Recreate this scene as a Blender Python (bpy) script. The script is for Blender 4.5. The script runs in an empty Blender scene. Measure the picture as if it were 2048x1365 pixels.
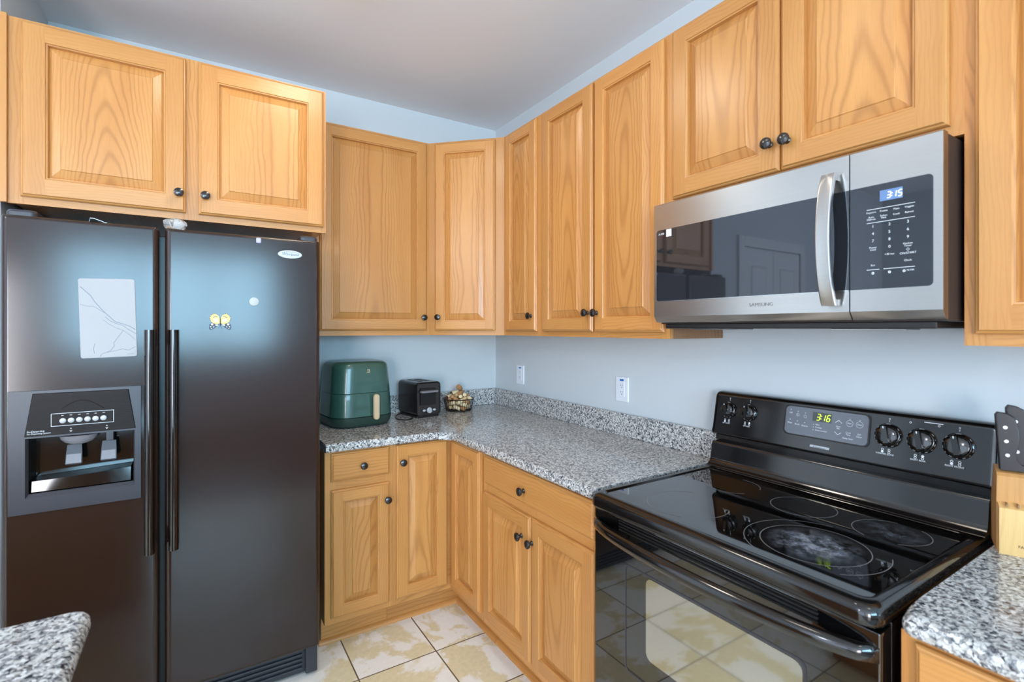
import bpy, bmesh, math, random
from mathutils import Vector, Matrix

random.seed(7)
S = bpy.context.scene
COL = S.collection
PI = math.pi

# ------------------------------------------------------------------ camera, world, lights, exposure
cam = bpy.data.cameras.new('camera')
cam.lens = 36.0 * 998.814 / 2048.0
cam.sensor_width = 36.0
cam.shift_x = -3.384 / 2048.0
cam.shift_y = -25.259 / 2048.0
cam.clip_start = 0.02
camo = bpy.data.objects.new('camera', cam)
camo.location = (-1.698, -2.8964, 1.41286)
camo.rotation_euler = (PI / 2, 0, -0.56633)
COL.objects.link(camo)
cam.dof.use_dof = True
cam.dof.focus_distance = 2.6
cam.dof.aperture_fstop = 4.5
S.camera = camo

S.view_settings.view_transform = 'Standard'
S.view_settings.look = 'None'
S.view_settings.gamma = 1.0
S.view_settings.use_curve_mapping = False
S.view_settings.exposure = -0.1

w = bpy.data.worlds.new('sky')
S.world = w
w.use_nodes = True
bg = w.node_tree.nodes['Background']
bg.inputs[0].default_value = (0.62, 0.80, 1.0, 1)
bg.inputs[1].default_value = 1.0


def area(name, loc, rot, sx, sy, power, col, shape='RECTANGLE'):
    l = bpy.data.lights.new(name, 'AREA')
    l.shape = shape
    l.size = sx
    if shape in ('RECTANGLE', 'ELLIPSE'):
        l.size_y = sy
    l.energy = power
    l.color = col
    o = bpy.data.objects.new(name, l)
    o.location = loc
    o.rotation_euler = rot
    COL.objects.link(o)
    return o


def point(name, loc, power, col, rad=0.12):
    l = bpy.data.lights.new(name, 'POINT')
    l.energy = power
    l.color = col
    l.shadow_soft_size = rad
    o = bpy.data.objects.new(name, l)
    o.location = loc
    COL.objects.link(o)
    return o


# daylight through the windows at the back of the room and in the dining area on the left, plus an added rear fill
area('window_daylight', (-1.91, -6.56, 1.775), (PI / 2, 0, 0), 2.38, 1.35, 225, (0.40, 0.75, 1.0))
area('added_patio_fill', (-4.2, -6.56, 1.075), (PI / 2, 0, 0), 1.4, 2.05, 262, (0.92, 0.92, 0.98))  # fill from an invented rear glass door, added to brighten the base cabinets
area('window_daylight', (-5.06, -3.3, 1.20), (PI / 2, 0, -PI / 2), 2.6, 2.2, 60, (0.69, 0.81, 1.0))
# two ceiling lamps over the kitchen floor, then two added fill lamps
area('lamp_and_fill_light', (-1.26, -1.22, 2.655), (0, 0, 0), 0.30, 0.30, 6.5, (1.0, 0.93, 0.81), 'DISK')
area('lamp_and_fill_light', (-1.26, -2.00, 2.655), (0, 0, 0), 0.30, 0.30, 2, (1.0, 0.90, 0.78), 'DISK')
point('lamp_and_fill_light', (-4.2, -2.6, 2.50), 52, (0.82, 0.86, 1.0))  # unseen lamp added to spread light over the ceiling
point('lamp_and_fill_light', (-0.9, -3.3, 2.50), 3, (1.0, 0.91, 0.80))  # unseen lamp added behind the camera to lift the base cabinets


# ------------------------------------------------------------------ materials
def srgb(r, g, b):
    f = lambda c: (c / 12.92 if c <= 0.04045 else ((c + 0.055) / 1.055) ** 2.4)
    return (f(r / 255), f(g / 255), f(b / 255), 1)


def newmat(name):
    m = bpy.data.materials.new(name)
    m.use_nodes = True
    nt = m.node_tree
    return m, nt, nt.nodes['Principled BSDF']


def flat(name, col, rough=0.5, metal=0.0, spec=0.5, emit=None, es=0.0, bump=0, bscale=400, coat=0):
    m, nt, b = newmat(name)
    b.inputs['Base Color'].default_value = srgb(*col)
    b.inputs['Roughness'].default_value = rough
    b.inputs['Metallic'].default_value = metal
    b.inputs['Specular IOR Level'].default_value = spec
    b.inputs['Coat Weight'].default_value = coat
    if emit:
        b.inputs['Emission Color'].default_value = srgb(*emit)
        b.inputs['Emission Strength'].default_value = es
    # a faint procedural variation so that no surface is a dead flat colour
    tc = nt.nodes.new('ShaderNodeTexCoord')
    n = nt.nodes.new('ShaderNodeTexNoise')
    n.inputs['Scale'].default_value = bscale
    n.inputs['Detail'].default_value = 3
    nt.links.new(tc.outputs['Object'], n.inputs['Vector'])
    if bump:
        bp = nt.nodes.new('ShaderNodeBump')
        bp.inputs['Strength'].default_value = bump
        bp.inputs['Distance'].default_value = 0.001
        nt.links.new(n.outputs['Fac'], bp.inputs['Height'])
        nt.links.new(bp.outputs['Normal'], b.inputs['Normal'])
    return m


def mth(nt, op, a, b=None, clamp=False):
    n = nt.nodes.new('ShaderNodeMath')
    n.operation = op
    n.use_clamp = clamp
    for i, v in enumerate((a, b)):
        if v is None:
            continue
        if isinstance(v, (int, float)):
            n.inputs[i].default_value = v
        else:
            nt.links.new(v, n.inputs[i])
    return n.outputs[0]


def ramp(nt, fac, stops, interp='LINEAR'):
    r = nt.nodes.new('ShaderNodeValToRGB')
    r.color_ramp.interpolation = interp
    e = r.color_ramp.elements
    while len(e) < len(stops):
        e.new(0.5)
    for k, (p, c) in enumerate(stops):
        e[k].position = p
        e[k].color = c if len(c) == 4 else (*c, 1)
    nt.links.new(fac, r.inputs[0])
    return r.outputs[0]


def noise(nt, vec, scale, detail=2, rough=0.5, dist=0):
    n = nt.nodes.new('ShaderNodeTexNoise')
    n.inputs['Scale'].default_value = scale
    n.inputs['Detail'].default_value = detail
    n.inputs['Roughness'].default_value = rough
    n.inputs['Distortion'].default_value = dist
    if vec is not None:
        nt.links.new(vec, n.inputs['Vector'])
    return n.outputs['Fac']


def comb(nt, x, y, z):
    n = nt.nodes.new('ShaderNodeCombineXYZ')
    for i, v in enumerate((x, y, z)):
        if isinstance(v, (int, float)):
            n.inputs[i].default_value = v
        else:
            nt.links.new(v, n.inputs[i])
    return n.outputs[0]


def mixc(nt, fac, a, b, typ='MIX'):
    n = nt.nodes.new('ShaderNodeMix')
    n.data_type = 'RGBA'
    n.blend_type = typ
    for i, v in ((0, fac), (6, a), (7, b)):
        if isinstance(v, (int, float)):
            n.inputs[i].default_value = v
        elif isinstance(v, tuple):
            n.inputs[i].default_value = v
        else:
            nt.links.new(v, n.inputs[i])
    return n.outputs[2]


def wood(name, light, mid, dark, rough=0.33, ringf=125.0, contrast=1.0):
    m, nt, b = newmat(name)
    uv = nt.nodes.new('ShaderNodeUVMap')
    uv.uv_map = 'UVMap'
    sp = nt.nodes.new('ShaderNodeSeparateXYZ')
    nt.links.new(uv.outputs[0], sp.inputs[0])
    u, v = sp.outputs[0], sp.outputs[1]
    # growth rings cut lengthwise: radius from a wandering pith line
    wob = noise(nt, comb(nt, mth(nt, 'MULTIPLY', u, 2.2), mth(nt, 'MULTIPLY', v, 6.0), 0), 1.0, 3, 0.55)
    wob = mth(nt, 'MULTIPLY', mth(nt, 'SUBTRACT', wob, 0.5), 0.085)
    depth = noise(nt, comb(nt, mth(nt, 'MULTIPLY', u, 0.55), 3.3, 0), 1.0, 1, 0.5)
    depth = mth(nt, 'MULTIPLY', depth, 0.20)
    vv = mth(nt, 'ADD', v, wob)
    r = mth(nt, 'SQRT', mth(nt, 'ADD', mth(nt, 'MULTIPLY', vv, vv), mth(nt, 'MULTIPLY', depth, depth)))
    ring = mth(nt, 'SINE', mth(nt, 'MULTIPLY', r, ringf * 2 * PI / 1.6))
    ring = mth(nt, 'ADD', mth(nt, 'MULTIPLY', ring, 0.5), 0.5)
    ring = mth(nt, 'POWER', ring, 3.6)
    # long pores
    por = noise(nt, comb(nt, mth(nt, 'MULTIPLY', u, 14.0), mth(nt, 'MULTIPLY', v, 620.0), 0), 1.0, 2, 0.6)
    big = noise(nt, comb(nt, mth(nt, 'MULTIPLY', u, 1.3), mth(nt, 'MULTIPLY', v, 11.0), 2.0), 1.0, 2, 0.5)
    c = ramp(nt, big, [(0.25, srgb(*mid)), (0.70, srgb(*light))])
    # quieter, rift-like figure away from the heart of the board
    away = mth(nt, 'MULTIPLY', mth(nt, 'SUBTRACT', mth(nt, 'ABSOLUTE', v), 0.075), 14.0, True)
    fade = mth(nt, 'SUBTRACT', 1.0, mth(nt, 'MULTIPLY', away, 0.66))
    ring = mth(nt, 'MULTIPLY', ring, fade)
    rf = mth(nt, 'MULTIPLY', ring, 0.55 * contrast)
    c = mixc(nt, rf, c, srgb(*dark))
    pf = ramp(nt, por, [(0.52, (0, 0, 0)), (0.72, (1, 1, 1))])
    c = mixc(nt, mth(nt, 'MULTIPLY', pf, 0.30 * contrast), c, srgb(*dark))
    oi = nt.nodes.new('ShaderNodeObjectInfo')
    tone = mth(nt, 'ADD', mth(nt, 'MULTIPLY', oi.outputs['Random'], 0.14), 0.93)
    c = mixc(nt, 1.0, c, comb(nt, tone, tone, tone), 'MULTIPLY')
    nt.links.new(c, b.inputs['Base Color'])
    b.inputs['Roughness'].default_value = rough
    b.inputs['Specular IOR Level'].default_value = 0.5
    bp = nt.nodes.new('ShaderNodeBump')
    bp.inputs['Strength'].default_value = 0.10
    bp.inputs['Distance'].default_value = 0.0006
    bp.invert = True
    nt.links.new(mth(nt, 'ADD', pf, ring), bp.inputs['Height'])
    nt.links.new(bp.outputs['Normal'], b.inputs['Normal'])
    return m


def granite(name):
    m, nt, b = newmat(name)
    tc = nt.nodes.new('ShaderNodeTexCoord')
    o = tc.outputs['Object']
    nz = nt.nodes.new('ShaderNodeTexNoise')
    nz.inputs['Scale'].default_value = 90
    nz.inputs['Detail'].default_value = 3
    nt.links.new(o, nz.inputs['Vector'])
    mp = nt.nodes.new('ShaderNodeVectorMath')
    mp.operation = 'MULTIPLY_ADD'
    nt.links.new(nz.outputs['Color'], mp.inputs[0])
    mp.inputs[1].default_value = (0.012, 0.012, 0.012)
    nt.links.new(o, mp.inputs[2])
    v1 = nt.nodes.new('ShaderNodeTexVoronoi')
    v1.inputs['Scale'].default_value = 190
    nt.links.new(mp.outputs[0], v1.inputs['Vector'])
    sc = nt.nodes.new('ShaderNodeSeparateColor')
    nt.links.new(v1.outputs['Color'], sc.inputs[0])
    clump = noise(nt, mp.outputs[0], 120, 4, 0.65)
    f = mth(nt, 'ADD', mth(nt, 'MULTIPLY', sc.outputs[0], 0.42), mth(nt, 'MULTIPLY', clump, 0.95))
    c = ramp(nt, f, [(0.36, srgb(30, 31, 36)), (0.48, srgb(62, 64, 70)), (0.56, srgb(118, 120, 124)), (0.66, srgb(152, 152, 152)),
                     (0.75, srgb(190, 188, 184)), (0.87, srgb(212, 212, 210)), (1.0, srgb(226, 226, 226))])
    tan = ramp(nt, sc.outputs[1], [(0.82, (0, 0, 0)), (0.86, (1, 1, 1))])
    c = mixc(nt, mth(nt, 'MULTIPLY', tan, 0.35), c, srgb(150, 138, 126))
    nt.links.new(c, b.inputs['Base Color'])
    b.inputs['Roughness'].default_value = 0.12
    b.inputs['Specular IOR Level'].default_value = 0.5
    return m


def tile(name, sx, sy, ox, oy):
    m, nt, b = newmat(name)
    g = nt.nodes.new('ShaderNodeNewGeometry')
    sp = nt.nodes.new('ShaderNodeSeparateXYZ')
    nt.links.new(g.outputs['Position'], sp.inputs[0])
    tx = mth(nt, 'DIVIDE', mth(nt, 'SUBTRACT', sp.outputs[0], ox), sx)
    ty = mth(nt, 'DIVIDE', mth(nt, 'SUBTRACT', sp.outputs[1], oy), sy)
    fx, fy = mth(nt, 'FRACT', tx), mth(nt, 'FRACT', ty)
    ix, iy = mth(nt, 'FLOOR', tx), mth(nt, 'FLOOR', ty)
    ex = mth(nt, 'MINIMUM', fx, mth(nt, 'SUBTRACT', 1.0, fx))
    ey = mth(nt, 'MINIMUM', fy, mth(nt, 'SUBTRACT', 1.0, fy))
    e = mth(nt, 'MINIMUM', ex, ey)
    grout = mth(nt, 'LESS_THAN', e, 0.0085)
    # per tile offset so that each tile carries its own blotches
    off = comb(nt, mth(nt, 'MULTIPLY', ix, 5.37), mth(nt, 'MULTIPLY', iy, 7.91), 0)
    va = nt.nodes.new('ShaderNodeVectorMath')
    va.operation = 'ADD'
    nt.links.new(g.outputs['Position'], va.inputs[0])
    nt.links.new(off, va.inputs[1])
    n1 = noise(nt, va.outputs[0], 3.0, 8, 0.62, 0.4)
    n2 = noise(nt, va.outputs[0], 46.0, 4, 0.6)
    base = mixc(nt, n2, srgb(235, 229, 218), srgb(248, 244, 238))
    blot = ramp(nt, n1, [(0.495, (0, 0, 0)), (0.535, (1, 1, 1))])
    yel = mixc(nt, n2, srgb(206, 187, 138), srgb(236, 221, 178))
    c = mixc(nt, mth(nt, 'MULTIPLY', blot, 0.85), base, yel)
    c = mixc(nt, grout, c, srgb(104, 88, 70))
    nt.links.new(c, b.inputs['Base Color'])
    b.inputs['Roughness'].default_value = 0.28
    bp = nt.nodes.new('ShaderNodeBump')
    bp.inputs['Strength'].default_value = 0.35
    bp.inputs['Distance'].default_value = 0.002
    h = mth(nt, 'SUBTRACT', mth(nt, 'MULTIPLY', n1, 0.3), grout)
    nt.links.new(h, bp.inputs['Height'])
    nt.links.new(bp.outputs['Normal'], b.inputs['Normal'])
    return m


def brushed(name, col, rough=0.27, axis=0):
    m, nt, b = newmat(name)
    tc = nt.nodes.new('ShaderNodeTexCoord')
    mp = nt.nodes.new('ShaderNodeMapping')
    s = [6, 6, 6]
    for k in range(3):
        s[k] = 3 if k == axis else 900
    mp.inputs['Scale'].default_value = s
    nt.links.new(tc.outputs['Object'], mp.inputs[0])
    n = noise(nt, mp.outputs[0], 1.0, 2, 0.5)
    c = mixc(nt, n, srgb(*[x * 0.94 for x in col]), srgb(*col))
    nt.links.new(c, b.inputs['Base Color'])
    b.inputs['Metallic'].default_value = 1.0
    b.inputs['Roughness'].default_value = rough
    b.inputs['Anisotropic'].default_value = 0.75
    tn = nt.nodes.new('ShaderNodeTangent')
    tn.direction_type = 'RADIAL'
    tn.axis = 'Z'
    nt.links.new(tn.outputs[0], b.inputs['Tangent'])
    b.inputs['Anisotropic Rotation'].default_value = 0.25
    return m


def scuffed(name, base, mark, lo, hi, scale, rough):
    """dull dried-on residue on a burner, breaking up in noise"""
    m, nt, b = newmat(name)
    tc = nt.nodes.new('ShaderNodeTexCoord')
    n = noise(nt, tc.outputs['Object'], scale, 6, 0.7)
    sp = nt.nodes.new('ShaderNodeVectorMath')
    sp.operation = 'LENGTH'
    nt.links.new(tc.outputs['Object'], sp.inputs[0])
    fall = ramp(nt, mth(nt, 'MULTIPLY', sp.outputs['Value'], 9.6), [(0.25, (1, 1, 1)), (0.98, (0, 0, 0))])
    a = mth(nt, 'MULTIPLY', ramp(nt, n, [(lo, (0, 0, 0)), (hi, (1, 1, 1))]), fall)
    c = mixc(nt, a, srgb(*base), srgb(*mark))
    nt.links.new(c, b.inputs['Base Color'])
    nt.links.new(mth(nt, 'ADD', mth(nt, 'MULTIPLY', a, 0.45), rough), b.inputs['Roughness'])
    return m


M = {}
M['oak'] = wood('honey_oak', (200, 143, 81), (187, 127, 67), (144, 90, 44), 0.30, 175.0, 0.78)
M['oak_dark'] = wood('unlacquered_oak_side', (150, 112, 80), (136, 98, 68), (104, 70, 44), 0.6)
M['hardwood'] = wood('dark_hardwood', (92, 58, 38), (78, 48, 30), (52, 30, 18), 0.35, 80.0, 0.8)
M['wall'] = flat('pale_blue_paint', (200, 206, 209), 0.75, bump=0.12, bscale=320)
M['ceiling'] = flat('ceiling_paint', (236, 237, 240), 0.9, bump=0.10, bscale=260)
M['white'] = flat('white_paint', (225, 226, 226), 0.45)
M['plastic_white'] = flat('white_plastic', (226, 230, 236), 0.35)
M['tile'] = tile('cream_tile', 0.3345, 0.3265, -0.812, -0.5435)
M['granite'] = granite('speckled_granite')
M['black_tex'] = flat('black_textured_steel', (44, 30, 25), 0.15, spec=0.5, bump=0.035, bscale=500)
M['black_gloss'] = flat('black_gloss_enamel', (16, 13, 12), 0.10, spec=0.7)
M['black_glass'] = flat('black_glass', (10, 9, 9), 0.03, spec=0.9)
for k_, i_ in (('black_glass', 2.05), ('black_gloss', 1.65)):
    M[k_].node_tree.nodes['Principled BSDF'].inputs['IOR'].default_value = i_
    M[k_].node_tree.nodes['Principled BSDF'].inputs['Specular IOR Level'].default_value = 0.5
M['black_plastic'] = flat('black_plastic', (24, 21, 20), 0.35)
M['dark_void'] = flat('dark_recess', (12, 10, 9), 0.6)
M['knob'] = flat('dark_bronze', (26, 21, 20), 0.22, spec=0.8)
M['steel'] = brushed('brushed_steel', (196, 194, 192), 0.28)
M['steel_plain'] = flat('polished_steel', (205, 205, 205), 0.22, 1.0)
M['mw_glass'] = flat('smoked_mirror_glass', (70, 72, 78), 0.03, 0.75, spec=0.9)
M['oven_glass'] = flat('mirror_oven_glass', (196, 192, 180), 0.05, 1.0)
M['grey_plastic'] = flat('grey_plastic', (120, 118, 122), 0.4)
M['slate'] = flat('slate_grey_plastic', (52, 51, 57), 0.38, bump=0.05, bscale=700)
M['clock_face'] = flat('grey_clock_face', (92, 94, 102), 0.12, spec=0.7)
M['ribbed'] = flat('ribbed_black_plastic', (30, 24, 22), 0.5, spec=0.2)
M['print'] = flat('white_print', (225, 228, 232), 0.6)
M['print_dim'] = flat('grey_print', (120, 118, 118), 0.6)
M['print_dark'] = flat('dark_print', (52, 56, 62), 0.5)
M['display_blue'] = flat('display_backlight', (92, 120, 160), 0.3, emit=(110, 140, 195), es=0.22)
M['digit_white'] = flat('lit_digits_white', (240, 245, 255), 0.4, emit=(235, 242, 255), es=1.6)
M['digit_green'] = flat('lit_digits_green', (200, 240, 60), 0.4, emit=(200, 240, 60), es=1.3)
M['lcd'] = flat('display_window', (62, 66, 62), 0.15)
M['badge'] = flat('silver_badge', (182, 184, 188), 0.35, 0.2)
M['green'] = flat('dark_green_enamel', (50, 84, 74), 0.30, spec=0.6, coat=0.3)
M['green_dark'] = flat('deep_green_plastic', (38, 60, 52), 0.4)
M['gold'] = flat('brushed_gold', (222, 196, 158), 0.35, 0.35)
M['toaster'] = flat('black_toaster_shell', (28, 23, 24), 0.25, spec=0.7)
M['wire'] = flat('dark_bronze_wire', (50, 40, 34), 0.4, 0.6)
M['cork'] = flat('cork', (206, 172, 128), 0.85, bump=0.4, bscale=500)
M['cork_pale'] = flat('pale_cork', (226, 204, 164), 0.85, bump=0.4, bscale=500)
M['cork_brown'] = flat('brown_cork', (176, 128, 84), 0.85, bump=0.4, bscale=500)
M['wine'] = flat('wine_stain', (96, 52, 52), 0.8)
M['block'] = wood('beech_block', (226, 186, 124), (214, 170, 106), (178, 128, 74), 0.45, 90, 0.8)
M['block_brown'] = wood('toasted_beech', (206, 152, 92), (190, 134, 76), (150, 98, 52), 0.45, 90, 0.8)
M['handle_black'] = flat('black_knife_handle', (34, 28, 28), 0.38, spec=0.5)
M['marble'] = flat('white_marble_print', (164, 163, 164), 0.5, spec=0.25)
M['vein'] = flat('grey_vein', (96, 101, 110), 0.3)
M['yellow'] = flat('wing_yellow', (238, 206, 110), 0.4)
M['cream'] = flat('wing_cream', (240, 226, 196), 0.4)
M['navy'] = flat('wing_navy', (34, 42, 66), 0.4)
M['purple'] = flat('lilac_plastic', (176, 170, 214), 0.35)
M['magnet_white'] = flat('white_enamel_magnet', (176, 180, 178), 0.5, spec=0.3)
M['blue'] = flat('blue_sticker', (48, 110, 190), 0.4)
M['slot'] = flat('outlet_slot', (60, 66, 78), 0.5)
M['lamp'] = flat('lamp_diffuser', (250, 240, 220), 0.4, emit=(255, 232, 200), es=2.5)
M['haze'] = scuffed('scuffed_burner_glass', (12, 11, 11), (150, 155, 168), 0.42, 0.66, 26, 0.06)
M['haze_light'] = scuffed('lightly_scuffed_burner_glass', (12, 11, 11), (92, 98, 108), 0.45, 0.75, 26, 0.06)
M['clear'] = flat('clear_plastic', (235, 235, 232), 0.12, spec=0.8)
M['clear'].node_tree.nodes['Principled BSDF'].inputs['Transmission Weight'].default_value = 0.75


# ------------------------------------------------------------------ mesh helpers
class B:
    """one bmesh with a grain-aware uv layer"""

    def __init__(s):
        s.bm = bmesh.new()
        s.uv = s.bm.loops.layers.uv.new('UVMap')
        s.off = (0.0, 0.0)
        s.c = Vector((0, 0, 0))
        s.mi = 0
        s.T = Matrix.Identity(4)

    def piece(s, centre=(0, 0, 0), straight=True):
        s.off = (random.uniform(0, 40), random.uniform(0.09, 0.24) * random.choice((-1, 1)) if straight else random.uniform(-0.06, 0.06))
        s.c = Vector(centre)
        return s

    def setuv(s, f, grain):
        g = Vector((0, 0, 0))
        g[grain] = 1.0
        n = f.normal
        if n.length < 1e-6:
            f.normal_update()
            n = f.normal
        x = n.cross(g)
        if x.length < 0.3:
            x = Vector((1, 0, 0)) if grain != 0 else Vector((0, 1, 0))
        x.normalize()
        for l in f.loops:
            d = l.vert.co - s.c
            l[s.uv].uv = (d.dot(g) + s.off[0], d.dot(x) + s.off[1])

    def face(s, pts, grain=2, mi=None):
        vs = [s.bm.verts.new(s.T @ Vector(p)) for p in pts]
        f = s.bm.faces.new(vs)
        f.normal_update()
        f.material_index = s.mi if mi is None else mi
        s.setuv(f, grain)
        return f

    def box(s, lo, hi, bev=0.0, grain=2, seg=2, mi=None, T=None):
        T = s.T if T is None else T
        cx = [(a + b) / 2 for a, b in zip(lo, hi)]
        s.piece(cx)
        v = [s.bm.verts.new((x, y, z)) for z in (lo[2], hi[2]) for y in (lo[1], hi[1]) for x in (lo[0], hi[0])]
        fs = [s.bm.faces.new([v[i] for i in q]) for q in
              ((0, 2, 3, 1), (4, 5, 7, 6), (0, 1, 5, 4), (2, 6, 7, 3), (0, 4, 6, 2), (1, 3, 7, 5))]
        vv = v
        if bev > 0:
            ed = list({e for f in fs for e in f.edges})
            r = bmesh.ops.bevel(s.bm, geom=ed, offset=bev, segments=seg, affect='EDGES', profile=0.5)
            fs = [f for f in set(fs) | set(r['faces']) if f.is_valid]
            vv = list({q for f in fs for q in f.verts})
        for f in fs:
            f.normal_update()
            f.material_index = s.mi if mi is None else mi
            s.setuv(f, grain)
        for q in vv:
            q.co = T @ q.co
        return fs

    def ring(s, a, b, grain=2, closed=True, mi=None):
        """quads between two equal point loops (bmesh verts)"""
        n = len(a)
        for i in range(n if closed else n - 1):
            j = (i + 1) % n
            try:
                f = s.bm.faces.new((a[i], a[j], b[j], b[i]))
            except ValueError:
                continue
            f.normal_update()
            f.material_index = s.mi if mi is None else mi
            s.setuv(f, grain if not isinstance(grain, (list, tuple)) else grain[i])

    def loop(s, pts):
        return [s.bm.verts.new(s.T @ Vector(p)) for p in pts]

    def cap(s, vs, grain=2, mi=None, flip=False):
        f = s.bm.faces.new(list(reversed(vs)) if flip else vs)
        f.normal_update()
        f.material_index = s.mi if mi is None else mi
        s.setuv(f, grain)
        return f

    def loft(s, loops, cap0=True, cap1=True, grain=2, mi=None):
        L = [s.loop(p) for p in loops]
        for a, b in zip(L, L[1:]):
            s.ring(a, b, grain, mi=mi)
        if cap0:
            s.cap(L[0], grain, mi, True)
        if cap1:
            s.cap(L[-1], grain, mi)
        return L

    def lathe(s, prof, T=None, seg=24, mi=None):
        """profile of (radius, height) about the local z axis"""
        old = s.T
        s.T = s.T @ T if T is not None else s.T
        L = []
        for r, z in prof:
            if r < 1e-6:
                L.append([s.bm.verts.new(s.T @ Vector((0, 0, z)))])
            else:
                L.append(s.loop([(r * math.cos(2 * PI * k / seg), r * math.sin(2 * PI * k / seg), z) for k in range(seg)]))
        for a, b in zip(L, L[1:]):
            if len(a) == 1 and len(b) == 1:
                continue
            for i in range(seg):
                j = (i + 1) % seg
                if len(a) == 1:
                    q = (a[0], b[j], b[i])
                elif len(b) == 1:
                    q = (a[i], a[j], b[0])
                else:
                    q = (a[i], a[j], b[j], b[i])
                f = s.bm.faces.new(q)
                f.material_index = s.mi if mi is None else mi
        if len(L[0]) > 1:
            s.cap(L[0], mi=mi, flip=True)
        if len(L[-1]) > 1:
            s.cap(L[-1], mi=mi)
        s.T = old

    def tube(s, pts, r, seg=8, closed=False, mi=None):
        pts = [Vector(p) for p in pts]
        n = len(pts)
        L = []
        up = Vector((0, 0, 1))
        for i, p in enumerate(pts):
            a = pts[(i - 1) % n] if (closed or i > 0) else p
            b = pts[(i + 1) % n] if (closed or i < n - 1) else p
            t = (b - a).normalized()
            x = t.cross(up)
            if x.length < 0.1:
                x = t.cross(Vector((1, 0, 0)))
            x.normalize()
            y = x.cross(t)
            L.append(s.loop([p + (x * math.cos(2 * PI * k / seg) + y * math.sin(2 * PI * k / seg)) * r for k in range(seg)]))
        for a, b in zip(L, L[1:] + ([L[0]] if closed else [])):
            s.ring(a, b, mi=mi)
        if not closed:
            s.cap(L[0], mi=mi, flip=True)
            s.cap(L[-1], mi=mi)

    def prism(s, poly, z0, z1, mi=None, grain=2):
        s.loft([[(x, y, z0) for x, y in poly], [(x, y, z1) for x, y in poly]], grain=grain, mi=mi)

    def text(s, body, size, T, mi=None, ax='CENTER', ay='CENTER', shear=0.0, sx=1.0):
        me = glyphs(body, size, ax, ay, shear)
        n0 = len(s.bm.verts)
        vs = [s.bm.verts.new(s.T @ T @ Vector((v.co.x * sx, v.co.y, v.co.z))) for v in me.vertices]
        for p in me.polygons:
            try:
                f = s.bm.faces.new([vs[i] for i in p.vertices])
                f.material_index = s.mi if mi is None else mi
            except ValueError:
                pass

    def obj(s, name, mats, parent=None, loc=None, rot=None, smooth=35, weld=True, recalc=True):
        if weld:
            bmesh.ops.remove_doubles(s.bm, verts=s.bm.verts, dist=1e-5)
        if recalc:
            bmesh.ops.recalc_face_normals(s.bm, faces=s.bm.faces)
        me = bpy.data.meshes.new(name)
        s.bm.to_mesh(me)
        s.bm.free()
        if not isinstance(mats, (list, tuple)):
            mats = [mats]
        for m in mats:
            me.materials.append(M[m] if isinstance(m, str) else m)
        if smooth:
            me.polygons.foreach_set('use_smooth', [True] * len(me.polygons))
            me.set_sharp_from_angle(angle=math.radians(smooth))
        o = bpy.data.objects.new(name, me)
        COL.objects.link(o)
        if smooth:
            wn = o.modifiers.new('weighted_normals', 'WEIGHTED_NORMAL')
            wn.keep_sharp = True
            wn.weight = 60
        if parent:
            o.parent = parent
        if loc is not None:
            o.location = loc
        if rot is not None:
            o.rotation_euler = rot
        return o


_gl = {}


def glyphs(body, size, ax, ay, shear):
    k = (body, size, ax, ay, shear)
    if k not in _gl:
        cu = bpy.data.curves.new('glyphs', 'FONT')
        cu.body = body
        cu.size = size
        cu.align_x = ax
        cu.align_y = ay
        cu.shear = shear
        cu.resolution_u = 3
        o = bpy.data.objects.new('glyphs', cu)
        COL.objects.link(o)
        dg = bpy.context.evaluated_depsgraph_get()
        me = bpy.data.meshes.new_from_object(o.evaluated_get(dg))
        bpy.data.objects.remove(o)
        _gl[k] = me
    return _gl[k]


def tag(o, label, cat, group=None):
    o['label'] = label
    o['category'] = cat
    if group:
        o['group'] = group
    return o


def thing(name, label, cat, loc=(0, 0, 0), rz=0.0, group=None):
    o = bpy.data.objects.new(name, None)
    o.empty_display_size = 0.1
    COL.objects.link(o)
    o.location = loc
    o.rotation_euler = (0, 0, rz)
    return tag(o, label, cat, group)


def struct(o):
    o['kind'] = 'structure'
    return o


def rrect(x0, y0, x1, y1, r, n=5):
    pts = []
    for cx, cy, a0 in ((x1 - r, y1 - r, 0), (x0 + r, y1 - r, 90), (x0 + r, y0 + r, 180), (x1 - r, y0 + r, 270)):
        for k in range(n + 1):
            a = math.radians(a0 + 90 * k / n)
            pts.append((cx + r * math.cos(a), cy + r * math.sin(a)))
    return pts


FRONT = Matrix.Rotation(PI / 2, 4, 'X')      # glyph plane turned to face -y


def at(x, y, z, R=FRONT):
    return Matrix.Translation((x, y, z)) @ R


# ------------------------------------------------------------------ the room
def shell_box(name, boxes, mat):
    b = B()
    for lo, hi in boxes:
        b.box(lo, hi)
    return struct(b.obj(name, mat, smooth=0))


H = 2.74
b = B(); b.box((-5.2, -3.35, -0.1), (0.2, 0.2, 0.0)); struct(b.obj('floor', 'tile', smooth=0))
# dark hardwood in the living area behind the kitchen
b = B(); b.box((-5.2, -6.7, -0.1), (0.2, -3.3502, 0.0), grain=0); struct(b.obj('floor', 'hardwood', smooth=0))
b = B(); b.box((-5.2, -6.7, H), (0.2, 0.2, H + 0.1)); struct(b.obj('ceiling', 'ceiling', smooth=0))
shell_box('wall_back', [((-2.238, 0, 0), (0.1, 0.1, H))], 'wall')
shell_box('wall_right', [((0, -6.5, 0), (0.1, 0, H))], 'wall')
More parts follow.
